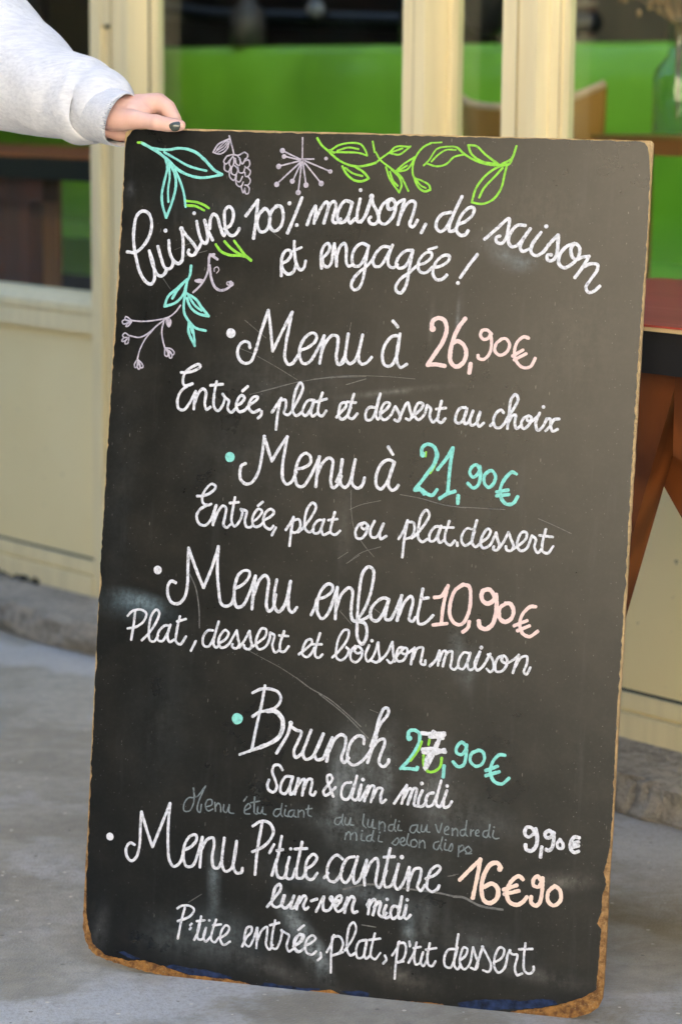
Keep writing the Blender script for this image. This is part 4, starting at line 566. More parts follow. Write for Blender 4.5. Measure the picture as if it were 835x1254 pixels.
INK = """G leaf_drawing a 31.3 aqua sprig of two leaves at the top corner
C v
W 27.6
S 172 9914 228 9911
C a
W 33.1
S 218 9911 350 9849 472 9778 574 9707 678 9616 799 9555 957 9519 1074 9526 1247 9565
S 360 9850 528 9836 723 9860 902 9818 1044 9711 1147 9612 1247 9565
W 27.6
S 510 9807 651 9737 793 9666 932 9624 1050 9603
S 471 9787 390 9841
W 31.3
S 533 9733 559 9622 529 9454 508 9304 525 9174 578 9030
S 578 9030 641 9215 679 9421 651 9569 586 9670
W 25.8
S 576 9679 595 9512 583 9362 595 9217
W 29.4
S 637 9634 724 9478 782 9331 814 9168
C v
S 820 9236 954 9225 1054 9191 1104 9160
S 823 9184 937 9178 1047 9132
G leaf_drawing v 33.1 green two pronged leaf tuft under Cuisine
S 1214 8733 1275 8662 1379 8618 1511 8613
S 1320 8774 1394 8705 1479 8650 1572 8606
S 1441 8784 1506 8709 1581 8625 1662 8561
S 1511 8613 1593 8603 1662 8561
G berry_drawing l 18.4 lilac bunch of berries with one leaf
S 1309 10024 1344 9923 1379 9813
S 1120 9824 1179 9919 1311 9987
S 1120 9824 1214 9808 1289 9866 1321 9978
W 12.9
S 1154 9835 1248 9902 1299 9963
S 1184 9826 1259 9874 1313 9959
S 1163 9853 1228 9920 1283 9968
W 17.5
S 1293 9783 1370 9804 1429 9796 1504 9835
S 1293 9783 1258 9717 1289 9690 1335 9738 1371 9785
S 1344 9747 1328 9691 1359 9655 1385 9702 1382 9767
S 1270 9690 1273 9625 1323 9599 1349 9655
S 1359 9655 1363 9581 1412 9564 1438 9630 1397 9675
S 1402 9758 1415 9694 1455 9677 1460 9751 1429 9787
S 1451 9750 1492 9696 1519 9743
S 1333 9599 1346 9535 1397 9499 1422 9565
S 1436 9658 1459 9594 1508 9595 1524 9651
S 1423 9555 1426 9500 1465 9483 1501 9549
S 1416 9509 1439 9445 1488 9428 1514 9484
S 1487 9437 1521 9355 1537 9411
S 1514 9835 1550 9809 1546 9772 1518 9752
S 1519 9734 1567 9745 1580 9680 1543 9651 1523 9669
S 1553 9652 1594 9616 1577 9560 1539 9550 1527 9596
S 1568 9551 1600 9505 1574 9449 1535 9448
S 1555 9449 1591 9413 1580 9348 1551 9347 1538 9393
G berry_drawing l 18.4 lilac starburst seed head of dotted stalks
S 2212 10026 2222 9782
S 2210 9767 1974 9867
S 2201 9763 1997 9803
S 2191 9753 1937 9682
S 2193 9730 1920 9469
S 2203 9717 2115 9507
S 2216 9717 2193 9386
S 2236 9718 2284 9472
S 2254 9731 2468 9496
S 2258 9755 2570 9640
S 2171 9771 2362 9780
S 2184 9722 2239 9755
S 2192 9744 2251 9724
D 1974 9867 32
D 1997 9799 28
D 1939 9680 32
D 1926 9469 32
D 2115 9512 30
D 2193 9382 32
D 2284 9472 32
D 2468 9496 32
D 2570 9640 26
D 2510 9790 22
G leaf_drawing v 23.9 green garland of leaves along the top edge
W 27.6
S 2390 10025 2448 9944 2527 9882 2647 9785 2783 9725 2935 9711 3111 9756
W 22.1
S 2556 9883 2656 9950 2806 9981 2920 9966 2981 9895 3003 9837
S 3003 9837 2907 9865 2737 9870 2585 9865
S 2641 9885 2771 9926 2895 9911
S 2546 9892 2605 9857
W 27.6
S 2712 9705 2770 9615 2869 9545 2964 9539 3037 9572
S 3037 9572 2977 9639 2860 9709
W 23.9
S 2747 9687 2845 9626 2960 9599
W 22.1
S 3060 10003 3091 9880
S 3104 9880 3166 9791 3303 9695 3420 9607 3520 9441
S 3111 9756 3183 9819 3273 9885
S 3273 9885 3344 9950 3512 9955
S 3274 9876 3387 9861 3477 9927 3516 9961
S 3292 9885 3420 9934
S 3236 9711 3291 9576 3412 9420
S 3412 9420 3435 9508 3402 9598 3303 9686
S 3286 9658 3329 9559 3389 9497
S 3361 9669 3449 9754 3575 9839
S 3361 9660 3490 9691 3534 9747 3572 9830
S 3397 9679 3488 9737
S 3761 10007 3662 9950 3584 9839 3554 9711 3579 9603 3665 9570 3761 9518 3779 9473
W 27.6
S 3579 9603 3632 9496 3710 9444 3779 9464
W 20.2
S 3599 9586 3659 9515 3726 9481
S 3752 10007 3881 10016
S 3683 9742 3745 9808 3830 9937 3940 9967 4070 9961 4148 9891
S 3719 9767 3842 9738 3951 9768 4039 9852 4148 9882
S 3774 9790 3852 9874 3942 9931 4053 9934
W 25.8
S 4070 9961 4167 9883 4300 9815 4449 9777 4596 9778 4658 9807
S 4197 9992 4240 9894 4374 9808 4559 9781
S 4197 9992 4290 9985 4406 9890 4559 9786
S 4276 9336 4318 9500 4420 9647 4543 9741 4651 9780
S 4276 9336 4402 9322 4527 9380 4611 9509 4640 9654 4661 9762
S 4361 9393 4410 9503 4530 9641 4616 9743
S 4607 9788 4713 9853 4762 9998
S 4625 9779 4689 9790 4729 9881
G leaf_drawing a 31.3 aqua sprig with small leaves under Cuisine
S 921 8471 914 8362 880 8268 867 8136 855 8005 871 7894 935 7803 1017 7733 1146 7705
S 878 8305 756 8188 653 8090 615 7972
S 615 7972 746 8019 839 8117 872 8230
S 708 8070 776 8189 850 8276
S 887 8137 998 8077 1082 7978 1175 7880
S 1175 7880 1047 7902 945 7972 890 8081
W 27.6
S 908 8110 1003 7993 1084 7941
W 31.3
S 935 7794 931 7691 1019 7518
S 1019 7518 1003 7639 966 7768
W 27.6
S 952 7767 981 7675
G berry_drawing l 18.4 lilac spray of drooping flower buds
S 816 7994 761 7917 677 7848 521 7803 344 7780 215 7784
S 658 7838 544 7748 412 7630 315 7587 195 7601
S 488 7689 395 7572 333 7438 309 7334
S 620 7808 597 7676 617 7564 648 7472
W 31.3
S 667 7838 699 7793 683 7736 656 7791 668 7829
S 679 7810 682 7754
W 16.6
S 215 7780 164 7815 133 7827 125 7795 186 7769
S 206 7774 125 7789 91 7769 108 7737 186 7769
S 210 7770 158 7740 140 7707 169 7716 210 7767
S 192 7597 134 7631 106 7606 117 7578 186 7581
S 186 7581 118 7569 100 7530 130 7532 187 7578
S 187 7578 149 7542 141 7500 176 7509 188 7563
S 313 7334 274 7257 286 7220 314 7249 320 7315
S 314 7315 311 7230 336 7203 350 7242 321 7306
S 320 7315 372 7271 384 7234 355 7223 327 7297
S 648 7468 653 7388 683 7376 690 7418 658 7463
S 654 7472 700 7418 713 7359 739 7364 730 7420 668 7464
S 658 7476 727 7467 769 7422 751 7398 689 7452
W 23.9
S 964 8154 1039 8228 1102 8323 1135 8427 1139 8539 1154 8614
W 31.3
S 1148 8613 1184 8596 1245 8558
S 1140 8520 1145 8595 1203 8616
S 1152 8483 1179 8336 1234 8226 1304 8192 1381 8214 1427 8253
W 29.4
S 986 8294 1034 8307 1084 8295 1036 8283 996 8291
W 16.6
S 1428 8250 1378 8270 1386 8298 1426 8281
S 1433 8250 1405 8299 1430 8305 1446 8258
S 1437 8250 1456 8264 1450 8291
W 11.0
S 1214 8412 1212 8449 1250 8469 1271 8433 1244 8394
G scratch t 6.4 
S 1846 8944 2013 8835
G scratch t 6.4 
S 1624 7853 1898 7653
G scratch t 6.4 
S 1799 7436 2037 7322 2306 7181
G scratch t 6.4 
S 2505 7201 2762 7234 3027 7266
G scratch t 6.4 
S 2923 7884 2909 7787
G scratch t 6.4 
S 2466 7189 2761 7243 3057 7268 3411 7273 3725 7264
G scratch t 6.4 
S 1734 6977 2051 7071 2367 7175
G scratch t 6.4 
S 1747 7462 1541 7530
G scratch t 6.4 
S 1873 7023 2268 7141 2663 7219 3136 7262
G scratch t 11.0 
S 2905 7155 3138 7234
G scratch t 9.2 
S 3627 5907 3863 5880 4139 5822 4412 5801
G scratch t 9.2 
S 4373 5808 4873 5813
G scratch t 7.4 
S 3035 5923 3048 5693 3100 5466 3230 5282 3355 5156
G scratch t 7.4 
S 3028 5692 3163 5758 3396 5821
G scratch t 7.4 
S 3044 5067 3195 5193 3427 5281
G scratch t 7.4 
S 2922 5107 3037 5192
G scratch t 14.7 
S 1101 4802 1192 4632 1247 4381 1264 4157
G scratch t 7.4 
S 3025 5056 3177 5163
G scratch t 7.4 
S 3288 4613 3482 4493
G scratch t 7.4 
S 2977 4493 3124 4350
G scratch t 7.4 
S 1801 3974 2050 3867 2298 3761 2568 3618
G scratch t 12.9 
S 2495 3660 2661 3557 2908 3442 3156 3270 3312 3148
G scratch t 12.9 
S 2785 3490 3096 3284 3408 3022
G scratch t 7.4 
S 3409 3360 3509 3330
G scratch t 22.1 
S 3204 1208 3497 1298 3932 1295 4324 1288 4550 1264
G scratch t 11.0 
S 4449 1494 4535 1512
G scratch t 7.4 
S 4515 1520 4573 1531
G scratch t 27.6 
S 4530 1262 4647 1265 4845 1190 5117 1171
G scratch t 12.9 
S 3455 812 3624 803
G scratch t 9.2 
S 1309 850 1467 966
G scratch t 9.2 
S 5267 5734 5443 5672 5659 5587
G scratch t 6.4 
S 831 8577 1113 8656
G scratch t 6.4 
S 579 8304 678 8181
G scratch t 4.6 
S 704 8650 983 8777
G lettering w 38.1 white handwriting reading Cuisine 100% maison, de saison
S 108 8604 212 8602 310 8684 385 8823 398 8970 351 9076 277 9098 208 9041 180 8884 184 8728 226 8534 287 8360 365 8256 428 8229 467 8280 462 8406 426 8542 386 8628
S 386 8628 447 8445 504 8349 557 8332 600 8369 614 8412
S 492 8685 534 8565 597 8431 655 8424 689 8464 695 8513
S 626 8760 643 8628 690 8532 764 8487 803 8527 810 8654 796 8828 776 8906
D 776 8906 29
S 776 8906 848 8821 946 8717 980 8660 952 8601 901 8595 873 8627 884 8657
S 952 8605 1009 8691 1036 8750
S 961 9000 999 8855 1046 8760 1091 8742 1109 8797 1088 8917 1058 9017
S 1058 9017 1109 8898 1173 8784
S 1129 8918 1132 9035 1170 9094 1212 9067 1259 8942 1310 8842 1335 8897
S 1311 8925 1380 8966 1415 9064 1400 9150 1357 9188 1309 9147 1305 9041 1332 8916 1386 8850 1437 8852 1481 8902 1495 8935
D 578 8875 25
D 925 9095 23
S 1566 9085 1641 9188 1706 9277
S 1706 9277 1697 9074 1677 8822
S 1798 9183 1735 9114 1712 8997 1757 8906 1817 8914 1862 9002 1856 9118 1812 9178 1778 9173
S 1951 9221 1884 9157 1860 9041 1886 8946 1938 8919 2004 8979 2027 9105 1991 9209 1927 9213
D 2095 9251 25
S 2245 9323 2176 9129 2089 8899
D 2197 8999 23
S 2323 9007 2365 9135 2410 9233
S 2414 9229 2419 9176 2407 9026
S 2410 9051 2499 9236 2546 9285 2568 9248 2526 9032
S 2533 9065 2596 9268 2639 9292 2661 9241 2632 9068 2663 9039 2729 9091
S 2853 9286 2773 9302 2708 9224 2685 9108 2718 9048 2776 9064 2830 9171 2857 9282
S 2857 9282 2820 9094 2843 9047 2903 9101
S 2949 9331 2921 9135 2935 9063 2992 9090 3086 9351
D 2947 9434 23
S 2974 9061 3028 9149 3085 9355
D 3085 9366 31
S 3085 9355 3109 9275 3164 9182 3181 9097 3142 9044 3083 9055 3066 9102 3089 9126
S 3302 9339 3227 9279 3185 9164 3200 9069 3260 9048 3335 9112 3377 9227 3362 9312 3321 9343 3285 9291 3299 9225 3351 9236 3411 9308 3478 9341
S 3478 9335 3448 9192 3417 9048
S 3440 9144 3501 9279 3567 9329 3607 9311 3586 9159 3559 9053 3594 9026 3621 9055 3647 9108
S 3747 9066 3701 8964
S 4039 9212 3944 9190 3880 9112 3876 9027 3927 8985 3992 9031 4047 9146
S 4160 9401 4095 9252 4032 9070 4033 8995 4090 9006 4134 9079
S 4134 9079 4219 9115 4300 9202 4306 9268 4258 9276 4175 9198 4124 9083 4119 8998 4171 8949 4228 8964 4254 9008
S 4452 8916 4588 9043 4724 9164 4722 9048 4700 8934 4655 8876 4597 8889 4585 8939 4631 8960
S 4919 9092 4824 9089 4753 9002 4730 8907 4772 8843 4829 8855 4918 8961 4979 9057
S 4979 9057 4892 8913 4874 8828 4909 8792 4973 8823
S 5104 9020 5009 8871 5004 8786 5063 8751 5137 8791 5216 8897 5304 8998
D 5161 9090 25
S 5304 8998 5308 8882 5299 8770 5256 8702 5198 8709 5195 8765 5242 8767
S 5499 8908 5407 8867 5337 8771 5333 8668 5393 8624 5475 8664 5554 8761 5558 8863 5508 8904 5464 8851 5479 8758 5528 8722 5593 8753 5667 8765
S 5676 8769 5609 8642 5526 8517
S 5609 8642 5700 8683 5776 8676 5779 8621 5711 8506 5660 8411 5691 8356 5747 8368 5818 8432
G lettering w 35.6 white handwriting reading et engagée !
S 2043 8395 2037 8499 2039 8614 2081 8693 2130 8699 2149 8647 2107 8578 2044 8534 2068 8458 2130 8418 2188 8451 2213 8544
S 2178 8808 2188 8678 2219 8544 2273 8473 2312 8500 2331 8583
S 2167 8692 2268 8738
S 2529 8503 2515 8671 2545 8768 2593 8799 2616 8752 2581 8674 2532 8618 2548 8548 2599 8521 2637 8561 2660 8776
S 2667 8800 2689 8678 2708 8535
S 2708 8535 2709 8679 2753 8786 2791 8806 2815 8740 2823 8587 2856 8541 2902 8562
S 3078 8788 2998 8814 2923 8754 2889 8647 2914 8553 2974 8546 3047 8654 3082 8788
S 3082 8788 3059 8616 3040 8424 2998 8298 2940 8267 2898 8313 2923 8400 2997 8489 3091 8569 3155 8658
S 3344 8779 3255 8786 3181 8716 3143 8619 3170 8554 3229 8556 3302 8664 3368 8809
S 3368 8809 3322 8645 3336 8570 3387 8543 3440 8583
S 3609 8755 3532 8748 3448 8669 3424 8583 3465 8541 3532 8568 3585 8675 3615 8755
S 3615 8755 3583 8542 3555 8350 3501 8257 3448 8270 3433 8326 3483 8414 3595 8504 3678 8583 3764 8615 3837 8684 3834 8737 3776 8735 3703 8660 3684 8574 3711 8513 3780 8502 3854 8568
S 3797 8772 3893 8804
S 3854 8568 3950 8585 4043 8655 4049 8708 3991 8713 3916 8659 3873 8572 3868 8487 3920 8426 3987 8440 4033 8488
S 4379 8740 4278 8598 4193 8462
D 4168 8399 23
G lettering w 36.4 white handwriting reading Menu à
D 1461 7691 58
S 1707 7528 1690 7585 1638 7602 1580 7561 1554 7472 1590 7377 1653 7341 1722 7364 1767 7463 1825 7698 1906 7984
S 1906 7984 1939 7819 1987 7503
S 1987 7503 2076 7710 2201 7976
S 2201 7976 2172 7792 2143 7578 2142 7424 2186 7358 2235 7370 2291 7450 2330 7529
S 2330 7533 2405 7562 2500 7643 2512 7711 2464 7742 2378 7686 2320 7567 2321 7452 2365 7377 2434 7390 2508 7499 2605 7716
S 2605 7716 2585 7542 2568 7387
S 2579 7503 2629 7640 2704 7724 2764 7713 2776 7609 2764 7474 2793 7389 2841 7401 2878 7464
S 2895 7752 2880 7594 2878 7460 2931 7401 2988 7437 3031 7544 3069 7747
S 3069 7747 3039 7583 3037 7449 3079 7403 3137 7425 3192 7491
S 2876 7498 2831 7410
S 3501 7758 3423 7745 3341 7636 3319 7501 3354 7407 3423 7401 3486 7509 3515 7781
S 3515 7781 3491 7586 3499 7453 3542 7388 3617 7430
S 3422 7926 3485 7858
G price p 49.7 pink price reading 26,90€
D 3901 7856 37
S 3888 7875 3896 7944 3956 7984 4030 7963 4066 7860 4026 7707 3945 7570 3866 7441
S 3863 7433 3948 7445 4069 7432
S 4280 7993 4213 7896 4153 7751 4124 7579 4140 7475 4210 7431 4290 7492 4312 7607 4273 7690 4203 7728 4150 7703
S 4372 7474 4363 7367
W 36.8
S 4598 7828 4541 7873 4484 7861 4469 7804 4509 7762 4562 7780 4586 7828
S 4582 7837 4603 7734 4586 7601 4523 7532 4461 7542 4453 7576
S 4720 7778 4656 7718 4648 7633 4712 7589 4786 7630 4815 7716 4767 7784 4716 7777
S 5033 7802 4976 7814 4903 7749 4877 7635 4902 7532 4987 7461 5072 7475 5123 7575
S 4855 7586 4975 7662
S 4877 7544 5015 7622
G lettering w 33.1 white handwriting reading Entrée, plat et dessert au choix
S 866 7194 948 7199 1048 7233 1103 7275 1085 7303 1025 7281 927 7207 895 7118 911 7044 967 7047 1017 7069
S 972 7052 878 6970 839 6861 859 6764 922 6748 989 6830 1062 6980
S 1062 6980 1052 6872 1050 6765
S 1055 6824 1095 6953 1153 7014 1189 6977 1183 6840 1207 6768 1256 6802
S 1315 7110 1293 6944 1301 6808 1350 6762 1407 6833 1425 6922 1398 6965
S 1242 7058 1393 7081
S 1398 6965 1444 6913 1479 6892 1470 6798 1514 6751 1577 6809
S 1572 6832 1639 6875 1672 6935 1634 6962 1586 6901 1577 6823 1614 6767 1684 6790 1735 6851
S 1641 7011 1704 7072
S 1735 6851 1818 6914 1836 6953 1786 6951 1739 6890 1733 6812 1786 6767 1865 6804
S 1890 6786 1889 6743 1850 6702
S 2018 6779 2073 6869 2124 6955
S 2115 6939 2089 6754 2079 6580
S 2116 6930 2176 6933 2184 6856 2168 6778 2220 6761 2285 6852
S 2279 6852 2347 6981 2381 7098 2348 7151 2302 7075 2272 6900 2278 6794 2320 6757 2387 6805
S 2519 6951 2459 6948 2404 6868 2392 6790 2430 6763 2486 6834 2529 6952
S 2529 6952 2497 6815 2514 6759 2579 6805
S 2623 7044 2582 6897 2588 6792 2629 6769 2681 6835
S 2550 6934 2677 6975
S 2808 6765 2864 6836 2919 6906 2907 6944 2858 6931 2833 6853 2837 6777 2879 6744 2936 6792 2976 6890
S 3004 7050 2969 6899 2950 6783 2997 6757 3058 6823
S 2926 6954 3031 6950
S 3265 6906 3196 6902 3157 6833 3169 6760 3224 6760 3277 6868 3320 7071
S 3320 7071 3285 6897 3287 6792 3312 6768 3339 6820
S 3338 6839 3422 6914 3439 6963 3389 6970 3344 6900 3335 6814 3381 6768 3447 6810 3509 6932
S 3509 6932 3552 6864 3575 6798 3548 6759 3508 6776
S 3561 6782 3653 6984 3688 6891 3711 6825 3684 6782 3644 6798
S 3704 6806 3822 6927 3839 6975 3789 6991 3748 6922 3745 6837 3791 6791 3856 6852 3888 6968
S 3884 6964 3929 6932 3925 6837 3967 6773 4026 6833
S 4054 7025 4029 6881 4024 6795 4065 6773 4110 6825
S 3997 6927 4109 6946
S 4344 6965 4277 6951 4231 6854 4238 6788 4287 6781 4340 6860 4360 6956 4332 6831 4345 6775 4383 6796 4433 6932
S 4433 6932 4401 6816 4423 6761 4479 6792 4520 6931 4488 6812 4511 6752 4566 6797
S 4644 6769 4684 6811
S 4793 6927 4760 6959 4705 6918 4679 6832 4703 6759 4751 6751 4797 6791 4843 6879
S 4843 6879 4918 7005 4951 7101 4919 7147 4874 7097 4856 6927 4847 6747
S 4853 6813 4896 6900 4933 6912 4929 6817 4952 6753 5010 6803
S 5086 6911 5031 6880 5003 6803 5038 6758 5101 6818 5116 6894 5077 6909 5070 6859 5118 6847 5205 6927
S 5211 6950 5173 6831 5200 6748 5246 6779 5297 6879
D 5251 7020 21
S 5293 6883 5335 6887 5349 6803 5371 6748 5430 6774
S 5442 6893 5382 6881 5340 6803 5292 6748
G bullet a 40.5 aqua round dot
D 1531 6221 60
G lettering w 36.4 white handwriting reading Menu à
S 1729 6156 1680 6129 1664 6050 1679 5964 1743 5913 1813 5933 1887 6054 1925 6270 1941 6494
S 1941 6494 1998 6333 2050 6204
S 2050 6204 2132 6360 2224 6505
S 2224 6505 2203 6345 2184 6150 2198 5996 2246 5941 2304 5974 2358 6093
S 2351 6131 2435 6146 2521 6209 2517 6286 2465 6322 2407 6289 2354 6160 2345 6025 2387 5930 2447 5930 2521 6035 2630 6293
S 2626 6293 2612 6118 2603 5934
S 2614 6080 2670 6218 2746 6284 2792 6254 2787 6129 2782 5994 2810 5934 2863 5970 2907 6079
S 2906 6275 2895 6116 2902 5992 2954 5947 3010 6008 3064 6284
S 3064 6284 3035 6087 3047 5991 3112 5947 3165 5989 3188 6077
S 2851 6008 2894 6126
S 3535 6280 3467 6305 3390 6262 3329 6124 3337 5990 3388 5955 3444 6016 3496 6134 3535 6280
S 3535 6280 3487 6115 3480 5999 3526 5949 3574 5976 3597 6016
S 3450 6457 3512 6369
G price a 42.3 aqua price reading 21,90€
D 3869 6388 35
S 3853 6399 3858 6471 3914 6513 3994 6489 4031 6405 4005 6290 3907 6131 3799 5981
S 3994 6489 4043 6406 4025 6314 3980 6212
S 3795 5971 3877 5980 3938 5938 4007 5924 4061 5992
S 3846 6003 3909 5931
S 4054 6226 4147 6355 4221 6489
S 4221 6489 4200 6282 4189 5973
S 4096 5891 4190 5954 4275 5986
S 4315 5941 4314 5848
W 38.6
S 4551 6256 4508 6310 4457 6279 4436 6211 4478 6163 4533 6208 4554 6275
S 4549 6294 4563 6191 4541 6075 4485 6038 4418 6091
S 4665 6250 4611 6194 4616 6099 4667 6055 4722 6106 4740 6192 4694 6252 4660 6246
S 4983 6232 4934 6251 4861 6181 4810 6073 4817 5951 4889 5876 4964 5890 5013 5973
S 4762 6010 4898 6041
S 4764 5966 4909 5989
W 23.9
C v
S 3904 6421 3901 6369
S 4041 6368 4026 6291 3992 6216 3967 6177
G lettering w 31.5 white handwriting reading Entrée, plat ou plat.dessert
S 1148 5731 1233 5741 1332 5796 1374 5857 1327 5889 1259 5830 1214 5730 1228 5652 1291 5631 1330 5649
S 1280 5636 1192 5572 1155 5491 1191 5405 1263 5387 1331 5454 1392 5638
S 1392 5638 1368 5515 1365 5398
S 1369 5427 1417 5557 1474 5635 1516 5613 1508 5505 1497 5406 1539 5380 1582 5422
S 1620 5746 1599 5589 1592 5462 1630 5400 1687 5458 1721 5577 1699 5611
S 1559 5674 1668 5691
S 1709 5606 1771 5590 1757 5482 1781 5406 1832 5406 1860 5441
S 1859 5470 1926 5532 1963 5603 1921 5629 1873 5577 1848 5479 1882 5413 1942 5427 1990 5478
S 1909 5663 1966 5714
S 1989 5498 2067 5542 2110 5603 2072 5635 2013 5596 1983 5497 2013 5422 2075 5397 2113 5438
S 2144 5421 2099 5326
S 2266 5400 2321 5491 2353 5561
S 2354 5555 2336 5414 2321 5215
S 2360 5522 2419 5536 2443 5470 2417 5400 2364 5373 2347 5386
S 2418 5385 2484 5444
S 2488 5453 2576 5585 2620 5704 2577 5744 2521 5678 2490 5521 2505 5426 2557 5394 2605 5432
S 2718 5546 2659 5542 2603 5461 2611 5390 2667 5394 2711 5497 2728 5556
S 2728 5556 2700 5439 2728 5373 2796 5407
S 2852 5651 2820 5505 2816 5408 2867 5383 2928 5435
S 2778 5550 2886 5571
S 3214 5550 3147 5517 3112 5428 3136 5362 3195 5366 3250 5447 3255 5524 3214 5550 3182 5500 3219 5474 3266 5515
S 3337 5578 3294 5469 3306 5393 3362 5387 3416 5468 3447 5556
S 3447 5556 3408 5448 3422 5372 3488 5411
S 3637 5387 3690 5486 3732 5614
S 3732 5604 3705 5392 3692 5176
S 3743 5595 3802 5590 3820 5514 3792 5426 3725 5393
S 3793 5407 3858 5469
S 3858 5469 3948 5599 3987 5697 3949 5748 3894 5682 3865 5517 3871 5413 3922 5372 3978 5410
S 4125 5563 4067 5560 4004 5469 4009 5390 4057 5393 4110 5486 4134 5574
S 4134 5574 4102 5457 4126 5379 4182 5415
S 4228 5637 4188 5482 4193 5396 4254 5357 4305 5414
S 4155 5556 4280 5564
S 4333 5393 4339 5355
S 4503 5560 4445 5566 4391 5496 4386 5410 4427 5365 4493 5408 4533 5543
S 4551 5668 4516 5504 4512 5399 4553 5359 4600 5396
S 4612 5416 4691 5478 4719 5556 4685 5576 4632 5503 4609 5406 4641 5351 4716 5385 4784 5532
S 4784 5541 4808 5458 4831 5393 4809 5338 4762 5346 4768 5379
S 4824 5351 4876 5434 4931 5555
S 4931 5551 4966 5469 4997 5395 4968 5342 4916 5351 4908 5389
S 4995 5363 5069 5419 5140 5499 5137 5565 5089 5566 5046 5483 5041 5398 5082 5350 5148 5377 5205 5532
S 5205 5532 5251 5498 5242 5402 5283 5339 5328 5390
S 5362 5618 5330 5446 5339 5362 5397 5342 5459 5427
S 5291 5542 5447 5534
G bullet w 40.5 white round dot
D 703 4814 52
G lettering w 36.4 white handwriting reading Menu enfant
S 939 4676 881 4692 843 4636 849 4518 905 4434 988 4430 1056 4504 1085 4644 1080 4879 1076 5104
S 1076 5104 1179 4866 1288 4643
S 1288 4643 1382 4900 1446 5149
S 1446 5149 1448 4885 1479 4633 1518 4470 1571 4441 1641 4470 1676 4570
S 1671 4657 1769 4713 1845 4807 1848 4875 1790 4886 1722 4837 1678 4707 1677 4550 1713 4446 1783 4461 1848 4583 1925 4832
S 1925 4832 1910 4626 1903 4431
S 1917 4607 1978 4787 2045 4846 2089 4795 2083 4639 2080 4483 2110 4423 2158 4460 2189 4627
S 2191 4806 2171 4665 2176 4490 2230 4426 2297 4500 2360 4799
S 2360 4799 2346 4620 2359 4465 2401 4430 2454 4496
S 2632 4418 2676 4528 2692 4607
S 2692 4611 2789 4643 2874 4727 2871 4784 2820 4800 2745 4727 2703 4588 2710 4453 2764 4384 2831 4443 2932 4760
S 2932 4770 2929 4567 2927 4393
S 2933 4509 2986 4687 3080 4775 3118 4735 3115 4581 3119 4446 3152 4387 3221 4396 3298 4431 3355 4474
S 3201 4404 3290 4574 3354 4829 3354 5003 3293 5037 3229 4955 3201 4741 3193 4529 3195 4336 3213 4183 3266 4120 3312 4191 3315 4307 3282 4372 3202 4385
S 3561 4668 3500 4686 3406 4622 3348 4521 3367 4426 3428 4408 3492 4484 3561 4668
S 3561 4668 3534 4516 3534 4439 3584 4433 3638 4524 3714 4731
S 3710 4731 3693 4586 3673 4431
S 3685 4480 3748 4647 3822 4730 3850 4684 3827 4538 3818 4451 3859 4435 3889 4486
S 3959 4826 3935 4642 3914 4488 3938 4413 4006 4428 4098 4525
S 3960 4711 4031 4726
G price p 42.3 pink price reading 10,90€
S 4101 4735 4182 4756 4256 4880
S 4256 4886 4216 4664 4200 4437
S 4104 4414 4268 4442
S 4434 4912 4342 4835 4293 4669 4302 4527 4364 4450 4442 4448 4512 4572 4530 4763 4503 4895 4431 4912
S 4531 4487 4516 4410 4461 4358
W 49.7
S 4818 4794 4746 4874 4670 4850 4662 4764 4717 4711 4783 4735 4826 4823
S 4826 4823 4840 4673 4807 4480 4724 4413 4655 4440 4642 4502
S 4946 4728 4879 4666 4886 4553 4949 4514 5023 4563 5041 4659 4994 4732 4943 4728
W 39.6
S 5297 4717 5235 4712 5145 4610 5124 4486 5167 4394 5245 4366 5337 4436
S 5057 4477 5206 4549
S 5099 4423 5238 4491
G lettering w 29.8 white handwriting reading Plat, dessert et boisson maison
S 447 4301 435 4132 414 3948
S 353 4234 416 4298 518 4320 587 4282 557 4181 457 4104 361 4082
S 549 3953 627 4038 722 4193 751 4304 714 4335 656 4267 631 4088 652 3961 704 3951 752 4028
S 889 4157 828 4152 750 4058 755 3969 807 3964 864 4057 899 4168
S 899 4168 870 4028 900 3961 960 3995
S 1013 4279 982 4095 982 3968 1035 3942 1102 4042
S 979 4213 1090 4251
S 1228 3997 1173 3875
S 1435 4141 1374 4136 1317 4053 1326 3956 1384 3941 1441 4033 1500 4253
S 1500 4253 1459 4074 1455 3966 1487 3939 1525 3981
S 1514 3990 1603 4056 1629 4126 1587 4158 1529 4089 1510 4000 1548 3944 1627 3980 1729 4164
S 1729 4164 1751 4068 1769 4001 1737 3949 1683 3964 1687 3998
S 1771 3962 1827 4044 1887 4170
S 1887 4170 1907 4070 1925 4003 1893 3952 1837 3967 1830 3996
S 1922 3974 2000 4039 2086 4123 2092 4202 2041 4213 1994 4136 1976 4027 2014 3962 2093 3997 2138 4088 2144 4171
S 2150 4167 2196 4142 2178 4023 2217 3939 2276 3983
S 2314 4200 2272 4041 2283 3960 2327 3958 2380 4026
S 2256 4146 2367 4145
S 2509 3939 2586 4007 2661 4091 2649 4129 2600 4115 2555 4015 2559 3937 2611 3916 2668 3975 2694 4035
S 2754 4211 2713 4047 2710 3940 2751 3920 2798 3962
S 2662 4072 2781 4081
S 2919 3937 3004 4031 3094 4183 3095 4270 3049 4273 2994 4195 2962 4057 2969 3941 3020 3911 3087 3961 3112 4040 3071 4075 3112 4050
S 3189 4094 3143 4033 3142 3936 3200 3902 3265 3965 3270 4053 3218 4093 3182 4036 3223 4010 3281 4040
S 3112 4040 3153 4030
S 3356 4117 3317 3998 3347 3924 3403 3976 3462 4158
S 3462 4158 3471 4059 3489 3964 3456 3923 3395 3937
S 3484 3935 3568 4028 3632 4178
S 3632 4178 3645 4063 3660 3968 3623 3927 3581 3962
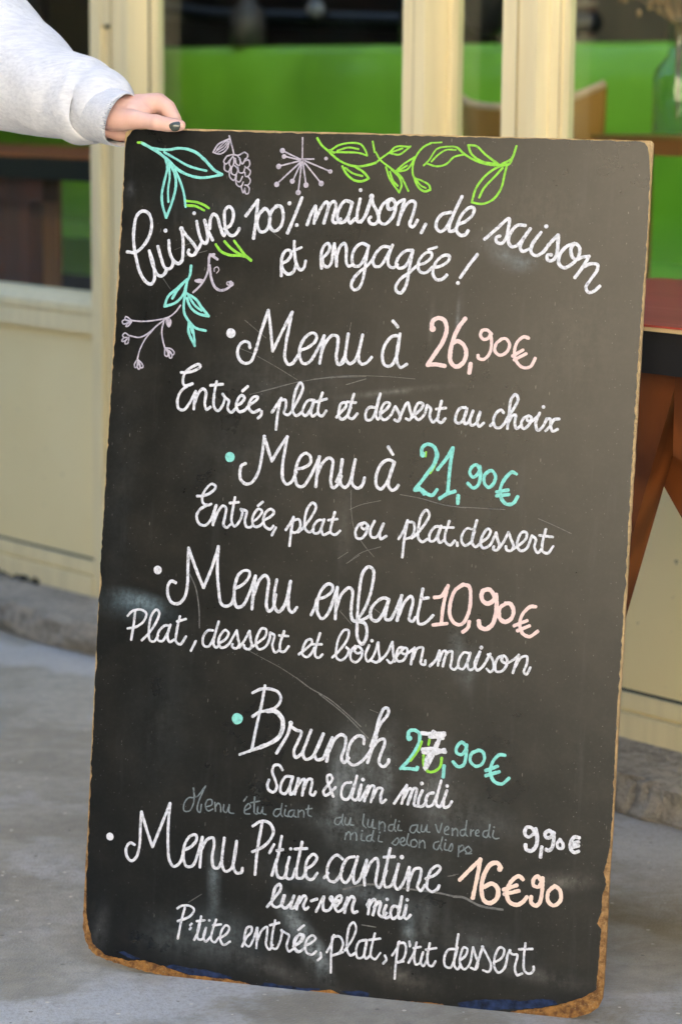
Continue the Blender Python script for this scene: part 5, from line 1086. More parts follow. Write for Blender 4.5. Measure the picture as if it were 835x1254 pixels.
S 3671 3950 3696 4019 3769 4117 3720 4117 3686 4028 3709 3959 3768 3968 3812 4048 3808 4115 3760 4111 3747 4062 3793 4046 3896 4122
S 3900 4132 3878 4034 3868 3933
S 3884 3996 3935 4125 3997 4140 3990 4024 3984 3956 4034 3941 4037 3993
S 4093 3927 4157 3999 4199 4121
D 3386 4172 21
S 4093 3936 4166 4019 4199 4121
S 4199 4117 4190 3944
S 4202 4003 4238 4111 4273 4123 4248 3940
S 4254 4007 4297 4106 4345 4125 4350 4034 4342 3938 4386 3913 4432 3964
S 4549 4117 4490 4122 4437 4041 4433 3945 4482 3926 4535 4011 4564 4124
S 4564 4124 4535 4011 4560 3927 4607 3940 4678 4146
S 4673 4146 4623 3999 4656 3929 4712 3968 4799 4131
D 4689 4195 23
S 4770 4121 4821 4082 4847 3960 4811 3919 4767 3954
S 4963 4122 4897 4097 4864 4009 4878 3934 4945 3940 4998 4020 4993 4096 4953 4121 4937 4063 4987 4038 5071 4083 5134 4145
S 5134 4145 5102 4038 5076 3931
S 5091 3990 5164 4119 5230 4134 5230 4048 5203 3951 5233 3925 5276 4011
G bullet a 40.5 aqua round dot
D 1794 3112 68
G lettering w 34.8 white handwriting reading Brunch
S 2115 3535 2087 3314 2051 3115 2021 2937 1996 2758
S 1967 3436 2051 3483 2182 3501 2284 3467 2319 3392 2274 3301 2166 3243 2066 3214 1982 3154
W 50.6
S 2156 3236 2257 3241 2341 3170 2363 3065 2324 2944 2218 2857 2100 2797
W 29.4
S 2257 2876 2120 2799 1991 2748 1846 2686
W 35.0
S 2119 2809 1961 2736
W 36.8
D 2457 3116 29
S 2456 3102 2423 2973 2359 2850 2301 2743
S 2468 3074 2530 3040 2591 3026 2557 2907 2514 2786 2538 2714 2596 2754 2633 2816
S 2710 3056 2658 2896 2625 2776 2659 2706 2728 2728 2801 2851 2861 3027
S 2861 3027 2800 2870 2770 2770 2799 2715 2868 2731 2921 2862 2973 2992
S 2973 2992 2941 2844 2920 2702
S 2943 2825 3013 2986 3080 3035 3131 3007 3129 2880 3096 2761 3129 2706 3185 2769
S 3357 2949 3349 3026 3288 3040 3213 2975 3170 2845 3177 2730 3249 2688 3345 2745 3437 2870 3506 3050
S 3415 2732 3472 2950 3537 3188 3628 3330 3624 3388 3584 3394 3532 3284 3492 3106 3443 2928
S 3446 2880 3528 3003 3596 3029 3608 2982 3567 2843 3553 2745 3605 2702 3661 2755 3668 2794
G price a 42.3 aqua price reading 27,90€
D 3898 3066 35
S 3882 3079 3890 3142 3942 3166 4012 3137 4022 3057 3993 2959 3913 2817 3821 2708
S 3815 2702 3909 2710 4007 2706
S 4007 2706 4014 2734
C v
W 31.3
S 4047 3040 4022 2961 3978 2880 3923 2802
S 4139 3072 4131 3010
S 4079 2880 4093 2756 4155 2695 4232 2712 4287 2774 4297 2871
S 4099 2805 4103 2738 4145 2694
C w
W 46.0
S 4041 3140 4158 3137 4313 3160
S 4141 3103 4276 3122 4314 3145
S 4176 3167 4297 3101
S 4062 2946 4188 2967 4335 2942
S 4073 2918 4210 2917 4324 2969
S 4258 3098 4217 2960 4166 2840 4114 2720
S 4232 3038 4182 2899 4130 2779
S 4152 2906 4109 2815 4103 2738
W 40.5
C a
S 4331 2782 4327 2648
W 38.6
S 4576 3040 4522 3074 4468 3011 4471 2945 4530 2931 4575 2992 4582 3050
S 4578 3040 4583 2926 4557 2809 4490 2787 4433 2838
S 4720 2996 4646 2951 4637 2864 4702 2809 4768 2834 4802 2917 4769 2991 4714 2999
S 5040 2968 4973 2967 4901 2879 4879 2753 4933 2653 5021 2632 5103 2707
S 4824 2770 4961 2833
S 4828 2710 4984 2772
G lettering w 33.1 white handwriting reading Sam & dim midi
S 2386 2550 2343 2604 2283 2595 2263 2519 2303 2425 2328 2339 2291 2277 2229 2301 2211 2358 2228 2418
S 2501 2483 2431 2476 2376 2373 2381 2286 2432 2271 2488 2364 2517 2484
S 2517 2484 2489 2345 2503 2268 2550 2321 2588 2471
S 2588 2471 2574 2372 2553 2277
S 2569 2352 2633 2456 2663 2468 2654 2370 2644 2272
S 2656 2341 2712 2473 2753 2467 2748 2369 2742 2301 2783 2285 2805 2332
S 3046 2407 2981 2333 2923 2298 2900 2345 2955 2428 3001 2500 2978 2547 2939 2533 2943 2466 2988 2373 3023 2294
S 3231 2483 3162 2467 3118 2375 3133 2289 3193 2276 3247 2378 3272 2467
S 3296 2566 3265 2399 3251 2301 3292 2276 3338 2348 3355 2466
D 3371 2529 23
S 3355 2466 3328 2347 3342 2280 3396 2363 3440 2464
S 3440 2464 3417 2355 3401 2276
S 3418 2336 3480 2468 3510 2461 3496 2353 3481 2274
S 3498 2324 3560 2446 3610 2441 3595 2353 3609 2277 3660 2317
S 3761 2282 3829 2395 3901 2513
S 3901 2507 3869 2379 3851 2291
S 3867 2350 3942 2482 3963 2456 3939 2357 3924 2288
S 3940 2338 3991 2487 4020 2480 4007 2373 4002 2286 4051 2281
S 4090 2468 4048 2339 4061 2278 4110 2291 4145 2357
D 4079 2549 23
S 4227 2452 4170 2437 4135 2357 4159 2288 4216 2307 4267 2436
S 4306 2603 4268 2417 4264 2321 4305 2296 4348 2387 4381 2495
D 4380 2549 21
S 4381 2495 4349 2367 4359 2295 4411 2312 4446 2373
G faded_lettering s 17.5 half erased grey handwriting reading Menu étudiant
S 1311 2115 1240 2108 1187 2024 1197 1946 1258 1952 1308 2055 1299 2232
S 1290 2231 1331 2127 1446 2270
S 1446 2270 1366 2061 1360 1972 1392 1945 1407 2045
S 1466 2021 1534 2054 1531 2112 1482 2108 1457 2034 1493 1975 1553 2004
S 1573 2085 1587 1980
S 1584 2039 1615 2081 1642 2058 1653 1980
S 1685 2068 1687 1994 1718 1977 1747 2047
S 1752 2075 1754 1990 1780 1975 1816 1977
S 1930 2135 1967 2193
S 1940 2018 2018 2075 1996 2112 1954 2069 1952 1990 2013 1990
S 2062 2197 2062 2089 2073 2002 2104 1995
S 2016 2124 2126 2154
S 2109 2084 2109 2015 2144 2009 2171 2076
S 2170 2084 2174 2012 2215 2002
S 2382 2085 2327 2071 2305 2015 2343 1989 2389 2033
S 2403 2151 2396 2023 2418 1996
S 2447 2087 2443 2018 2488 2003
D 2453 2127 12
S 2547 2087 2504 2073 2487 2022 2524 2001 2556 2049 2559 2088
S 2559 2088 2559 2020 2588 2007
S 2607 2093 2612 2009
S 2611 2064 2653 2097 2675 2080 2678 2016
S 2730 2163 2731 2046 2772 2031
S 2699 2111 2772 2128
G faded_lettering s 17.5 half erased grey handwriting reading du lundi au
S 3126 2056 3067 2036 3060 1981 3101 1966 3138 2018
S 3153 2097 3146 1990 3165 1968
S 3185 2062 3184 1984 3220 1978 3246 2048
S 3249 2062 3250 1981 3289 1981
S 3406 2122 3402 1996 3439 1964
S 3463 2069 3462 1982 3494 1976 3517 2055
S 3520 2069 3522 1973 3554 1968
S 3596 2057 3598 1957
S 3598 2015 3636 2053 3663 2031 3667 1948
S 3771 2036 3722 2023 3712 1968 3752 1957 3783 2004
S 3791 2096 3778 1984 3799 1957
S 3830 2038 3824 1975 3869 1974
D 3834 2077 12
S 4045 2059 3983 2037 3971 1975 4015 1960 4051 2021
S 4056 2060 4057 1983 4085 1970
S 4107 2065 4104 1988 4137 1987 4166 2056
S 4169 2071 4170 1990 4205 1988
G faded_lettering s 17.5 half erased grey handwriting reading midi selon
S 3194 1800 3202 1879
S 3199 1849 3234 1898 3256 1874 3260 1807
S 3261 1855 3304 1899 3329 1872 3333 1805
S 3394 1888 3392 1816 3432 1809
D 3396 1923 12
S 3507 1886 3461 1862 3457 1817 3497 1811 3520 1862
S 3532 1941 3522 1833 3547 1812
S 3602 1889 3598 1825 3645 1816
D 3608 1925 12
S 3760 1814 3829 1883 3841 1836 3805 1794 3768 1808
S 3861 1832 3909 1862 3901 1894 3869 1878 3862 1825 3899 1798 3931 1820
S 3953 1944 3940 1833 3971 1805
S 4035 1885 3993 1865 3993 1803 4040 1798 4067 1845 4039 1881
S 4090 1880 4091 1794
S 4092 1848 4129 1882 4150 1861 4158 1797
G faded_lettering s 17.5 half erased grey handwriting reading vendredi
S 4268 2085 4313 1993 4345 2108
S 4383 2019 4426 2049 4415 2080 4382 2044 4385 1987 4430 1982
S 4470 2059 4475 1977
S 4472 2024 4509 2063 4534 2040 4537 1977
S 4620 2062 4572 2044 4572 1992 4605 1984 4628 2030
S 4635 2165 4633 2002 4657 1985
S 4691 2065 4692 1989
S 4691 2036 4722 2064
S 4752 2023 4785 2046 4774 2070 4750 2052 4753 2004 4788 2002
S 4896 2076 4846 2061 4836 2013 4876 1992 4902 2038
S 4911 2148 4903 2019 4924 1996
S 4957 2082 4952 2011 4982 1989 5024 1999
D 4961 2121 12
G faded_lettering s 17.5 half erased grey handwriting reading dispo
S 4319 1890 4267 1865 4265 1807 4305 1792 4331 1847
S 4360 1946 4342 1819 4363 1792
S 4397 1879 4392 1805 4421 1798
D 4401 1915 12
S 4440 1810 4475 1881 4487 1834 4467 1789 4435 1800
S 4560 1864 4559 1736
S 4557 1841 4602 1874 4620 1828 4568 1788
S 4670 1868 4633 1829 4669 1785 4711 1822 4676 1868
S 4646 1777 4713 1788
G bullet w 38.6 white round dot at the lower left
D 274 1544 47
G lettering w 34.8 white handwriting reading Menu P'tite cantine
S 591 1476 538 1494 489 1430 505 1322 560 1278 620 1324 654 1466 654 1725 658 1884
S 658 1884 736 1673 820 1473
S 820 1473 919 1751 1013 2021
S 1013 2021 1005 1759 1015 1503 1045 1328 1100 1264 1170 1311 1214 1444
S 1213 1473 1303 1522 1370 1618 1356 1671 1286 1649 1220 1523 1219 1365 1265 1281 1336 1298 1399 1463 1439 1654
S 1439 1654 1433 1466 1429 1288
S 1437 1506 1502 1631 1573 1658 1591 1581 1575 1421 1602 1306 1654 1301 1700 1395
S 1715 1672 1703 1513 1702 1355 1747 1272 1817 1308 1859 1470 1869 1648
S 1869 1648 1849 1469 1846 1331 1891 1267 1951 1283 1958 1333
S 2171 1894 2142 1675 2124 1458 2118 1271
S 2058 1847 2159 1916 2261 1903 2317 1810 2282 1709 2197 1612 2069 1540
S 2332 1655 2281 1548
S 2421 1762 2393 1544 2371 1385 2408 1271 2469 1268 2513 1380
S 2326 1282 2376 1483
S 2370 1585 2444 1604
D 2541 1622 21
S 2529 1523 2503 1379 2509 1272 2569 1269 2613 1390
S 2675 1719 2645 1531 2624 1372 2639 1286 2699 1292 2743 1394
S 2590 1626 2739 1647
S 2737 1403 2820 1461 2865 1553 2823 1588 2756 1522 2733 1403 2759 1298 2820 1285 2881 1369
S 2968 1320 3014 1383
S 3180 1566 3112 1607 3035 1541 2997 1411 3019 1306 3090 1284 3146 1348 3181 1430
S 3320 1609 3243 1582 3180 1459 3177 1332 3229 1289 3294 1383 3360 1613
S 3360 1613 3322 1405 3339 1291 3386 1325 3430 1436 3471 1586
S 3471 1586 3450 1419 3462 1284
S 3461 1401 3522 1562 3588 1617 3611 1552 3599 1415 3595 1317 3637 1273 3681 1365 3714 1485
S 3744 1749 3711 1543 3687 1366 3715 1291 3773 1307 3825 1438
S 3675 1640 3802 1658
D 3889 1661 27
S 3856 1577 3826 1419 3822 1322 3864 1278 3919 1351 3986 1552
S 3986 1552 3985 1397 3982 1281
S 3986 1378 4055 1539 4123 1546 4120 1430 4096 1331 4138 1288 4183 1360
S 4188 1438 4302 1498 4356 1580 4325 1606 4250 1550 4209 1420 4214 1325 4275 1292 4332 1327 4354 1374
G price w 38.6 white price reading 9,90€
S 5447 2083 5404 2155 5347 2159 5322 2090 5363 2046 5427 2091 5453 2141
W 46.0
S 5447 2150 5472 2047 5464 1952 5410 1889 5352 1902 5340 1954
W 40.5
S 5531 1949 5523 1828
S 5645 2122 5605 2146 5560 2104 5582 2058 5638 2083 5658 2133 5664 2029 5646 1941 5610 1913 5580 1925
S 5735 2055 5709 2005 5721 1958 5769 1954 5776 2002 5735 2055
S 5960 2096 5903 2100 5860 2029 5863 1963 5913 1921 5960 1941
S 5870 2021 5953 2048
S 5863 1973 5956 2005
G price o 46.0 peach price reading 16€90
S 4592 1464 4687 1576 4823 1730
S 4823 1734 4797 1520 4759 1267
W 51.5
D 5055 1639 31
S 5069 1654 5027 1707 4951 1689 4881 1567 4855 1411 4889 1262 4959 1231 5042 1297 5045 1412 4974 1462 4890 1415
W 46.0
S 5335 1548 5285 1581 5202 1515 5152 1385 5188 1274 5276 1245 5341 1281 5394 1350
S 5113 1404 5268 1474
S 5125 1354 5295 1410
S 5555 1542 5504 1603 5459 1561 5462 1494 5521 1481 5562 1581
S 5562 1590 5563 1410 5541 1293 5495 1259 5446 1292 5442 1359
S 5710 1511 5638 1437 5644 1323 5714 1283 5785 1357 5769 1469 5710 1511
G lettering w 34.8 white handwriting reading lun-ven midi
S 2289 902 2368 1011 2445 1137 2430 1189 2384 1153 2354 1045 2347 938 2398 908 2468 951 2498 1060
S 2486 1059 2468 940 2507 908 2575 974 2613 1068
S 2613 1068 2587 976 2579 916 2626 933 2679 1067
S 2679 1067 2651 912
S 2671 985 2738 1085 2763 1065 2733 956 2759 919 2793 951
S 2825 1029 2895 1060
S 2892 910 2977 1099 2970 1017 2986 937 3046 943 3089 1029 3072 1109 3050 1084 3100 1042 3158 1072
S 3127 987 3193 1087 3179 1132 3132 1104 3115 997 3154 938 3212 973 3254 1070
S 3263 1118 3238 933
S 3245 1011 3310 1134 3346 1115 3329 1008 3344 945 3391 964
S 3505 1051 3536 1119 3522 948
S 3518 1029 3583 1129 3608 1108 3582 943
S 3589 1036 3655 1113 3668 1091 3652 962 3701 932 3745 984
S 3735 1075 3710 980 3737 925 3794 954
D 3743 1146 21
S 3882 1068 3823 1073 3792 989 3820 927 3877 963 3917 1199
S 3917 1199 3886 999 3902 936 3958 983 3975 1101
D 3983 1167 21
S 3975 1089 3954 971 3984 940 4033 991
G lettering w 28.2 white handwriting reading P'tite entrée, plat, p'tit dessert
S 1271 797 1230 604 1200 399
S 1174 761 1219 797 1332 809 1386 769 1348 696 1279 649 1188 609
S 1364 599 1345 577
S 1357 549 1343 527
S 1406 406 1451 519 1478 700
S 1464 649 1442 489 1456 421 1507 427 1543 529
S 1424 635 1526 656
S 1547 569 1520 458 1550 402 1608 467
D 1583 662 17
S 1668 681 1625 529 1620 429 1663 404 1710 469
S 1631 608 1732 629
S 1721 460 1809 529 1836 601 1794 626 1746 562 1732 442 1776 387 1855 436
S 2007 393 2055 507 2112 582 2109 641 2059 626 2033 534 2039 436 2092 403 2138 487 2180 639
S 2184 639 2184 393
S 2185 472 2242 616 2301 662 2306 564 2302 446 2346 392 2383 455
S 2397 751 2369 532 2375 425 2426 411 2471 504 2494 634
S 2336 685 2449 727
D 2484 639 19
S 2484 639 2546 610 2577 594 2555 455 2588 399 2637 434
S 2635 463 2712 531 2738 602 2697 607 2650 553 2645 465 2689 401 2757 438
S 2684 665 2755 731
S 2661 476 2741 544 2757 614 2707 618 2661 535 2656 456 2708 413 2776 460
S 2781 489 2862 538 2903 591 2867 622 2810 581 2781 489 2809 405 2870 392 2918 436
S 2973 427 2982 375 2944 332
S 3048 441 3093 534 3126 655
S 3107 633 3104 438 3111 204
S 3117 634 3196 643 3240 570 3207 459 3120 410 3246 463
S 3265 485 3347 621 3389 761 3355 832 3308 782 3287 633 3294 498 3338 435 3395 470
S 3515 639 3437 611 3403 510 3428 416 3487 432 3519 562 3525 640
S 3525 640 3505 463 3528 417 3575 461
S 3619 728 3588 570 3585 453 3636 424 3697 504
S 3554 644 3687 674
S 3752 481 3774 435 3738 383
S 3840 491 3894 584 3919 665
S 3906 654 3892 449 3885 219
S 3910 644 3979 652 4002 577 3970 457 3894 410 3981 439
S 4036 678 4045 630
S 4047 650 4045 621
S 4041 427 4093 539 4124 678
S 4121 668 4105 502 4130 417 4177 442 4200 551
S 4089 606 4176 630
S 4209 571 4186 453 4218 408 4263 491
S 4281 686 4261 519 4286 426 4325 420 4361 482
S 4237 603 4362 637
S 4576 651 4508 634 4465 542 4481 438 4540 425 4591 556 4613 674
S 4614 828 4593 614 4587 460 4628 416 4663 478
S 4651 525 4715 590 4730 668 4690 683 4656 602 4653 486 4705 425 4761 479 4797 695
S 4797 695 4831 603 4865 511 4840 440 4782 453
S 4840 440 4872 569 4911 717
S 4902 716 4966 618 5020 509 4996 429 4928 441
S 5047 541 5140 609 5163 707 5114 730 5062 629 5060 494 5112 433 5176 488 5206 626
D 5231 705 19
S 5198 606 5222 685 5272 662 5319 667 5300 502 5333 430 5389 455
S 5407 811 5398 628 5416 487 5475 461 5521 508 5518 550
S 5335 732 5493 754"""
cur = None
def flush():
    if cur is None: return
    me = cur['b'].bm; m_ = bpy.data.meshes.new(cur['name']); bmesh.ops.recalc_face_normals(me, faces=me.faces)
    me.to_mesh(m_); me.free()
    o = link(cur['name'], m_, [CH[c] for c in cur['cols']], cb, label=cur['label'])
for ln in INK.strip().split('\n'):
    t = ln.split(' ')
    if t[0] == 'G':
        flush(); cur = {'name': t[1], 'cols': [t[2]], 'c': t[2], 'b': MB(), 'label': ' '.join(t[4:]).strip(), 'w': float(t[3])}
    elif t[0] == 'W': cur['w'] = float(t[1])
    elif t[0] == 'C':
        cur['c'] = t[1]
        if t[1] not in cur['cols']: cur['cols'].append(t[1])
    elif t[0] == 'S':
        v = [int(x) * 1e-4 for x in t[1:]]; stroke(cur['b'], [Vector((v[i], v[i + 1])) for i in range(0, len(v), 2)], cur['w'] * 1e-4, cur['cols'].index(cur['c']), cur['c'] in 'st')
    elif t[0] == 'D':
        blob(cur['b'], int(t[1]) * 1e-4, int(t[2]) * 1e-4, int(t[3]) * 1e-4, cur['cols'].index(cur['c']))
flush()

# ================================================================ THE PERSON HOLDING IT
BASE = Vector((-.88, 3.16, 0))
pr = empty('person', 'person in a pale grey sweatshirt holding the menu board by its top corner', 'person', loc=BASE)
def L_(p): return Vector(p) - BASE
HAND = [[(-0.33554,2.97008,1.03418,0.02449),(-0.30270,2.92579,1.02581,0.02351),(-0.27800,2.89664,1.02332,0.02155)],[(-0.27801,2.89678,1.02430,0.02204),(-0.25983,2.89226,1.02547,0.01910),(-0.24592,2.89101,1.02755,0.01665)],[(-0.27863,2.90346,1.02717,0.01959),(-0.25052,2.89898,1.03233,0.01616),(-0.22437,2.89297,1.03746,0.01273)],[(-0.22437,2.89297,1.03746,0.01273),(-0.21305,2.88621,1.03177,0.01068),(-0.20379,2.87979,1.01735,0.00921),(-0.20458,2.87642,0.99895,0.00803),(-0.21333,2.87472,0.98142,0.00725)],[(-0.27962,2.91363,1.02513,0.01763),(-0.25502,2.91658,1.03318,0.01469),(-0.23593,2.91401,1.03532,0.01175)],[(-0.23593,2.91401,1.03532,0.01175),(-0.21933,2.90379,1.02184,0.00979),(-0.21555,2.89225,1.00444,0.00881),(-0.22153,2.87908,0.97930,0.00764)],[(-0.28243,2.92196,1.02111,0.01567),(-0.25932,2.93114,1.02715,0.01273),(-0.24725,2.93009,1.02727,0.01077)],[(-0.24725,2.93009,1.02727,0.01077),(-0.23237,2.91800,1.01177,0.00921),(-0.22921,2.90226,0.99241,0.00842),(-0.23369,2.88314,0.97128,0.00744)],[(-0.28301,2.92768,1.01711,0.01371),(-0.26427,2.94123,1.01714,0.01126),(-0.25726,2.94120,1.01522,0.00979)],[(-0.25726,2.94120,1.01522,0.00979),(-0.24722,2.92830,0.99965,0.00823),(-0.24384,2.91074,0.98227,0.00744),(-0.24619,2.89087,0.96705,0.00666)],[(-0.28661,2.90279,1.00755,0.01371),(-0.26890,2.90357,1.00182,0.01224),(-0.24699,2.90232,1.00400,0.01175)],[(-0.27999,2.88642,1.01950,0.01665),(-0.26310,2.87362,1.01736,0.01391),(-0.24862,2.86482,1.01759,0.01214),(-0.23742,2.85924,1.01650,0.01009),(-0.22830,2.85473,1.01490,0.00970),(-0.22323,2.85216,1.01459,0.01028),(-0.21828,2.85094,1.01350,0.00940),(-0.21038,2.84917,1.01244,0.00940),(-0.20154,2.84782,1.01177,0.00862),(-0.19490,2.84732,1.01164,0.00715)],[(-0.25707,2.88340,1.02557,0.01371),(-0.24119,2.88145,1.02621,0.01028)]]
SLEEVE = [(-0.31419,2.94973,1.03000,0.02938),(-0.30631,2.94160,1.03011,0.03722),(-0.29849,2.93382,1.03270,0.04114),(-0.30076,2.93658,1.03365,0.04603),(-0.31548,2.95285,1.03543,0.05191),(-0.33815,2.97608,1.04313,0.05583),(-0.37618,3.01401,1.05487,0.05975),(-0.42378,3.06346,1.07305,0.07835),(-0.47731,3.11068,1.10831,0.08815),(-0.55015,3.17149,1.16160,0.09011),(-0.64750,3.23921,1.24877,0.08815),(-0.75265,3.30720,1.36023,0.08619),(-0.80785,3.33483,1.40566,0.09305)]
CUFF = [(-0.32005,2.95755,1.03139,0.03526),(-0.31545,2.95209,1.02997,0.03771),(-0.30961,2.94427,1.02858,0.03771),(-0.29688,2.92722,1.02487,0.03575),(-0.28081,2.90511,1.02029,0.03428),(-0.26938,2.88853,1.01764,0.03330),(-0.26772,2.88651,1.01719,0.03252),(-0.26886,2.88817,1.01745,0.03134),(-0.28081,2.90511,1.02029,0.03085),(-0.29688,2.92722,1.02487,0.03134)]
b = MB()
def chain(pts, sub=4):
    """tapered round chain with ball ends, one closed shell per link so the voxel union can blend them"""
    P = [(Vector(p[:3]), p[3]) for p in pts]
    for i in range(len(P) - 1):
        (p0, r0), (p1, r1) = P[i], P[i + 1]; n_ = max(2, int((p1 - p0).length / max(.004, min(r0, r1) * .35)))
        for q in range(n_ + 1):
            t = q / n_; b.ball(p0.lerp(p1, t), r0 + (r1 - r0) * t, sub=2)
for ch_ in HAND: chain([(*L_(p[:3]), p[3]) for p in ch_])
# arm, trunk, head, other arm and legs
sh = L_(SLEEVE[-1][:3])
chain([(*L_(HAND[0][0][:3]), HAND[0][0][3]), (*(L_(SLEEVE[7][:3])), .038), (*sh, .05)])
sr = Vector((-.20, .02, 1.36)); chain([(*sh, .05), (0, .02, 1.37, .07), (*sr, .05)])
chain([(*sr, .05), (-.26, .02, 1.10, .042), (-.24, -.06, .87, .028), (-.235, -.075, .80, .033), (-.23, -.09, .74, .024)])
for q in range(4): chain([(-.245 + q * .012, -.105 + q * .006, .73, .010), (-.24 + q * .012, -.115 + q * .006, .69, .009), (-.232 + q * .012, -.108 + q * .006, .66 + .005 * q, .008)])
chain([(-.215, -.10, .77, .012), (-.20, -.125, .73, .010), (-.205, -.13, .70, .009)])
chain([(0, .02, .92, .14), (0, .02, 1.15, .125), (0, .02, 1.30, .12)]); chain([(0, .02, 1.36, .062), (0, .01, 1.46, .052)])
for s_ in (-1, 1): chain([(s_ * .085, .02, .88, .09), (s_ * .095, .0, .50, .058), (s_ * .10, .03, .10, .04), (s_ * .10, .02, .05, .042), (s_ * .105, -.12, .035, .03)])
b.ball((0, 0, 1.585), .076, .094, .112, sub=4); b.ball((0, -.03, 1.535), .056, .062, .06, sub=3)
chain([(0, -.088, 1.60, .011), (0, -.104, 1.565, .015)]); chain([(-.02, -.082, 1.52, .010), (.02, -.082, 1.52, .010)])
for s_ in (-1, 1): b.ball((s_ * .078, .005, 1.575), .012, .022, .033, sub=2)
body = remesh(b.mesh('body'), .0018, 4); link('body', body, SKIN, pr)
# thumb nail and creases
NL = ((-0.20106,2.83836,1.01285),(0.00662,-0.00063,0.00035),(-0.00017,0.00262,0.00609))
b = MB(); X = Vector(NL[1]); Y = Vector(NL[2]); Zn = X.cross(Y).normalized(); nn = 12; vv = []
for i in range(nn + 1):
    for j_ in range(nn + 1):
        a = -1 + 2 * i / nn; c_ = -1 + 2 * j_ / nn
        a2 = a * math.sqrt(1 - .42 * c_ * c_); c2 = c_ * math.sqrt(1 - .42 * a * a)
        vv.append(b.bm.verts.new(L_(NL[0]) + X * a2 + Y * c2 - Zn * (.0042 * c2 * c2 + .0012 * a2 * a2)))
for i in range(nn):
    for j_ in range(nn): b.bm.faces.new((vv[i * (nn + 1) + j_], vv[(i + 1) * (nn + 1) + j_], vv[(i + 1) * (nn + 1) + j_ + 1], vv[i * (nn + 1) + j_ + 1]))
ext = bmesh.ops.extrude_face_region(b.bm, geom=b.bm.faces[:]); 
for e in ext['geom']:
    if isinstance(e, bmesh.types.BMVert): e.co -= Zn * .002
b.build('thumb_nail', NAIL, pr, smooth=True)

def sweep(rings, seg, fold, per=14, close=None):
    """rings: (x,y,z,r); returns a mesh builder with a folded cloth tube"""
    b = MB(); P = [Vector(r[:3]) for r in rings]; rad = [r[3] for r in rings]; C_ = []
    q = [P[0] * 2 - P[1]] + P + [P[-1] * 2 - P[-2]]; rq = [rad[0]] + rad + [rad[-1]]
    for i in range(1, len(q) - 2):
        for j_ in range(per):
            t = j_ / per; t2, t3 = t * t, t * t * t
            f = lambda a0, a1, a2, a3: .5 * ((2 * a1) + (a2 - a0) * t + (2 * a0 - 5 * a1 + 4 * a2 - a3) * t2 + (3 * a1 - a0 - 3 * a2 + a3) * t3)
            C_.append((f(*q[i - 1:i + 3]), f(*rq[i - 1:i + 3]), (i - 1 + t)))
    C_.append((P[-1], rad[-1], len(P) - 1.0)); prev = None; rg = []; pt_ = None
    for i, (p, r, u_) in enumerate(C_):
        t = (C_[min(i + 1, len(C_) - 1)][0] - C_[max(i - 1, 0)][0]).normalized()
        if pt_ is not None and t.dot(pt_) < 0: t = -t          # a lining turns back but keeps its frame
        if pt_ is not None: t = (t + pt_ * 1.5).normalized()
        pt_ = t
        a = (Vector((0, 0, 1)) - t * t.z).normalized() if prev is None else (prev - t * prev.dot(t)).normalized(); prev = a; c_ = t.cross(a)
        rg.append([b.bm.verts.new(p + (a * math.cos(th) + c_ * math.sin(th)) * r * fold(u_, th)) for th in [2 * math.pi * k_ / seg for k_ in range(seg)]])
    for i in range(len(rg) - 1):
        for k_ in range(seg): b.bm.faces.new((rg[i][k_], rg[i][(k_ + 1) % seg], rg[i + 1][(k_ + 1) % seg], rg[i + 1][k_]))
    return b, rg
def sl_fold(u_, th):
    v = Vector((math.cos(th) * 1.1, math.sin(th) * 1.1, u_ * .55))
    a = 1 + .055 * noise.noise(v * 1.1 + Vector((3, 1, 7))) + .022 * noise.noise(Vector((v.x * 2.2 + u_ * .8, v.y * 2.2, v.z * 2.6 + 4)))
    g = math.exp(-((u_ - 1.2) / 1.0) ** 2)
    a += g * .014 * math.sin(th * 9 + 2.5 * noise.noise(v * 2)) + .008 * math.exp(-((u_ - 2.9) / .5) ** 2) * math.sin(th * 46)
    a += .028 * math.sin(u_ * 3.4 + 2.2 * math.cos(th - .8) + 2 * noise.noise(v)) * (1 - math.exp(-u_ / 1.5))
    return a
b, rg = sweep([(*L_(p[:3]), p[3]) for p in SLEEVE], 96, sl_fold)
# the trunk of the sweatshirt and its other sleeve
def shell(rings, seg=48):
    rr_ = [[b.bm.verts.new((x + a * math.cos(th) * (1 + .03 * noise.noise(Vector((math.cos(th) * 2, z * 6, 1)))), y + c_ * math.sin(th) * (1 + .03 * noise.noise(Vector((math.sin(th) * 2, z * 6, 4)))), z)) for th in [2 * math.pi * q / seg for q in range(seg)]] for (x, y, z, a, c_) in rings]
    for i in range(len(rr_) - 1):
        for q in range(seg): b.bm.faces.new((rr_[i][q], rr_[i][(q + 1) % seg], rr_[i + 1][(q + 1) % seg], rr_[i + 1][q]))
shell([(0, .02, .80, .165, .15), (0, .02, .84, .185, .165), (0, .02, 1.0, .19, .165), (0, .02, 1.2, .195, .16), (0, .02, 1.34, .19, .13), (0, .02, 1.41, .12, .095), (0, .015, 1.44, .075, .075), (0, .012, 1.452, .068, .068)])
def rsl(u_, th): return 1 + .04 * noise.noise(Vector((math.cos(th) * 1.6, math.sin(th) * 1.6, u_ * 1.3)))
pts = [(-.06, .02, 1.375, .075), (-.14, .02, 1.365, .088), (-.21, .02, 1.27, .085), (-.262, .02, 1.10, .072), (-.25, -.03, .96, .062), (-.24, -.062, .88, .045), (-.238, -.068, .845, .036)]
b3, _ = sweep(pts, 48, rsl, 8)
tmpm = b3.mesh('t'); b.bm.from_mesh(tmpm); bpy.data.meshes.remove(tmpm)
sw = b.build('sweatshirt', JERSEY, pr, smooth=True)
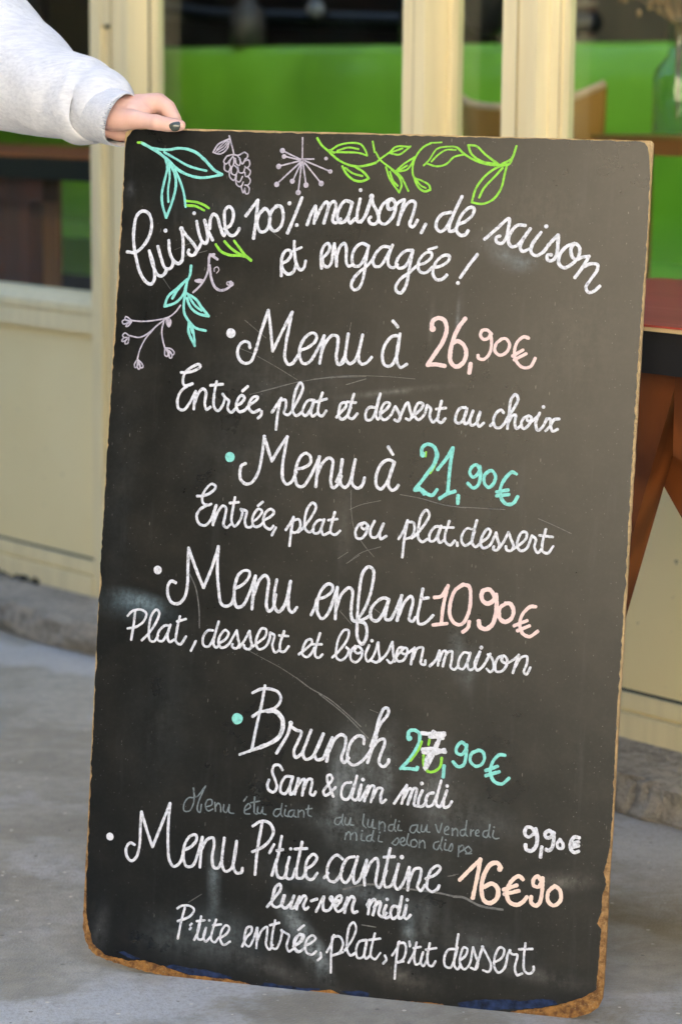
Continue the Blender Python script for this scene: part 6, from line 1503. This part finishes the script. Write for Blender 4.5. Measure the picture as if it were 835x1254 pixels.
def cf_fold(u_, th):
    return 1 + .010 * math.sin(th * 70) * math.exp(-((u_ - .9) / .35) ** 2) + .018 * noise.noise(Vector((math.cos(th) * 1.5, math.sin(th) * 1.5, u_))) + .011 * math.sin(th * 76)
b, rg = sweep([(*L_(p[:3]), p[3]) for p in CUFF], 240, cf_fold, 10)
bmesh.ops.recalc_face_normals(b.bm, faces=b.bm.faces)
b.build('cuff', JERSEY, sw, smooth=True)
b = MB()
for s_ in (-1, 1): b.tube([(s_ * .085, .02, .90), (s_ * .09, .01, .7), (s_ * .097, .0, .48), (s_ * .10, .025, .2), (s_ * .10, .03, .09)], [.105, .10, .085, .078, .082], 24)
b.ball((0, .02, .88), .17, .14, .12, sub=3)
link('trousers', remesh(b.mesh('t'), .008, 3, 'trousers'), DENIM, pr, smooth=True)
for s_ in (-1, 1):
    b = MB(); b.ball((s_ * .102, -.05, .045), .048, .135, .044, sub=3); b.box(s_ * .102 - .046, s_ * .102 + .046, -.17, .08, .002, .022)
    link('shoe', remesh(b.mesh('t'), .006, 3, 'shoe'), SHOE, pr, smooth=True)
b = MB(); b.ball((0, .018, 1.61), .088, .098, .108, sub=3); b.ball((0, .07, 1.50), .082, .05, .16, sub=3)
for s_ in (-1, 1): b.ball((s_ * .078, .03, 1.50), .024, .05, .15, sub=3)
hm = remesh(b.mesh('t'), .006, 3, 'hair'); link('hair', hm, HAIR, pr, smooth=True)
for s_ in (-1, 1):
    b = MB(); b.ball((s_ * .031, -.083, 1.593), .013, .011, .008, sub=2); ey = b.build('eye', EYEW, pr, smooth=True)
    b = MB(); b.ball((s_ * .031, -.0915, 1.593), .006, .004, .006, sub=2); b.build('iris', EYED, ey, smooth=True)
    b = MB(); b.ball((s_ * .033, -.0885, 1.612), .020, .006, .0035, sub=2); b.build('eyebrow', HAIR, pr, smooth=True)
b = MB(); b.ball((0, -.0925, 1.5235), .022, .006, .004, sub=2); b.ball((0, -.092, 1.5165), .019, .006, .0045, sub=2); b.build('lips', LIP, pr, smooth=True)
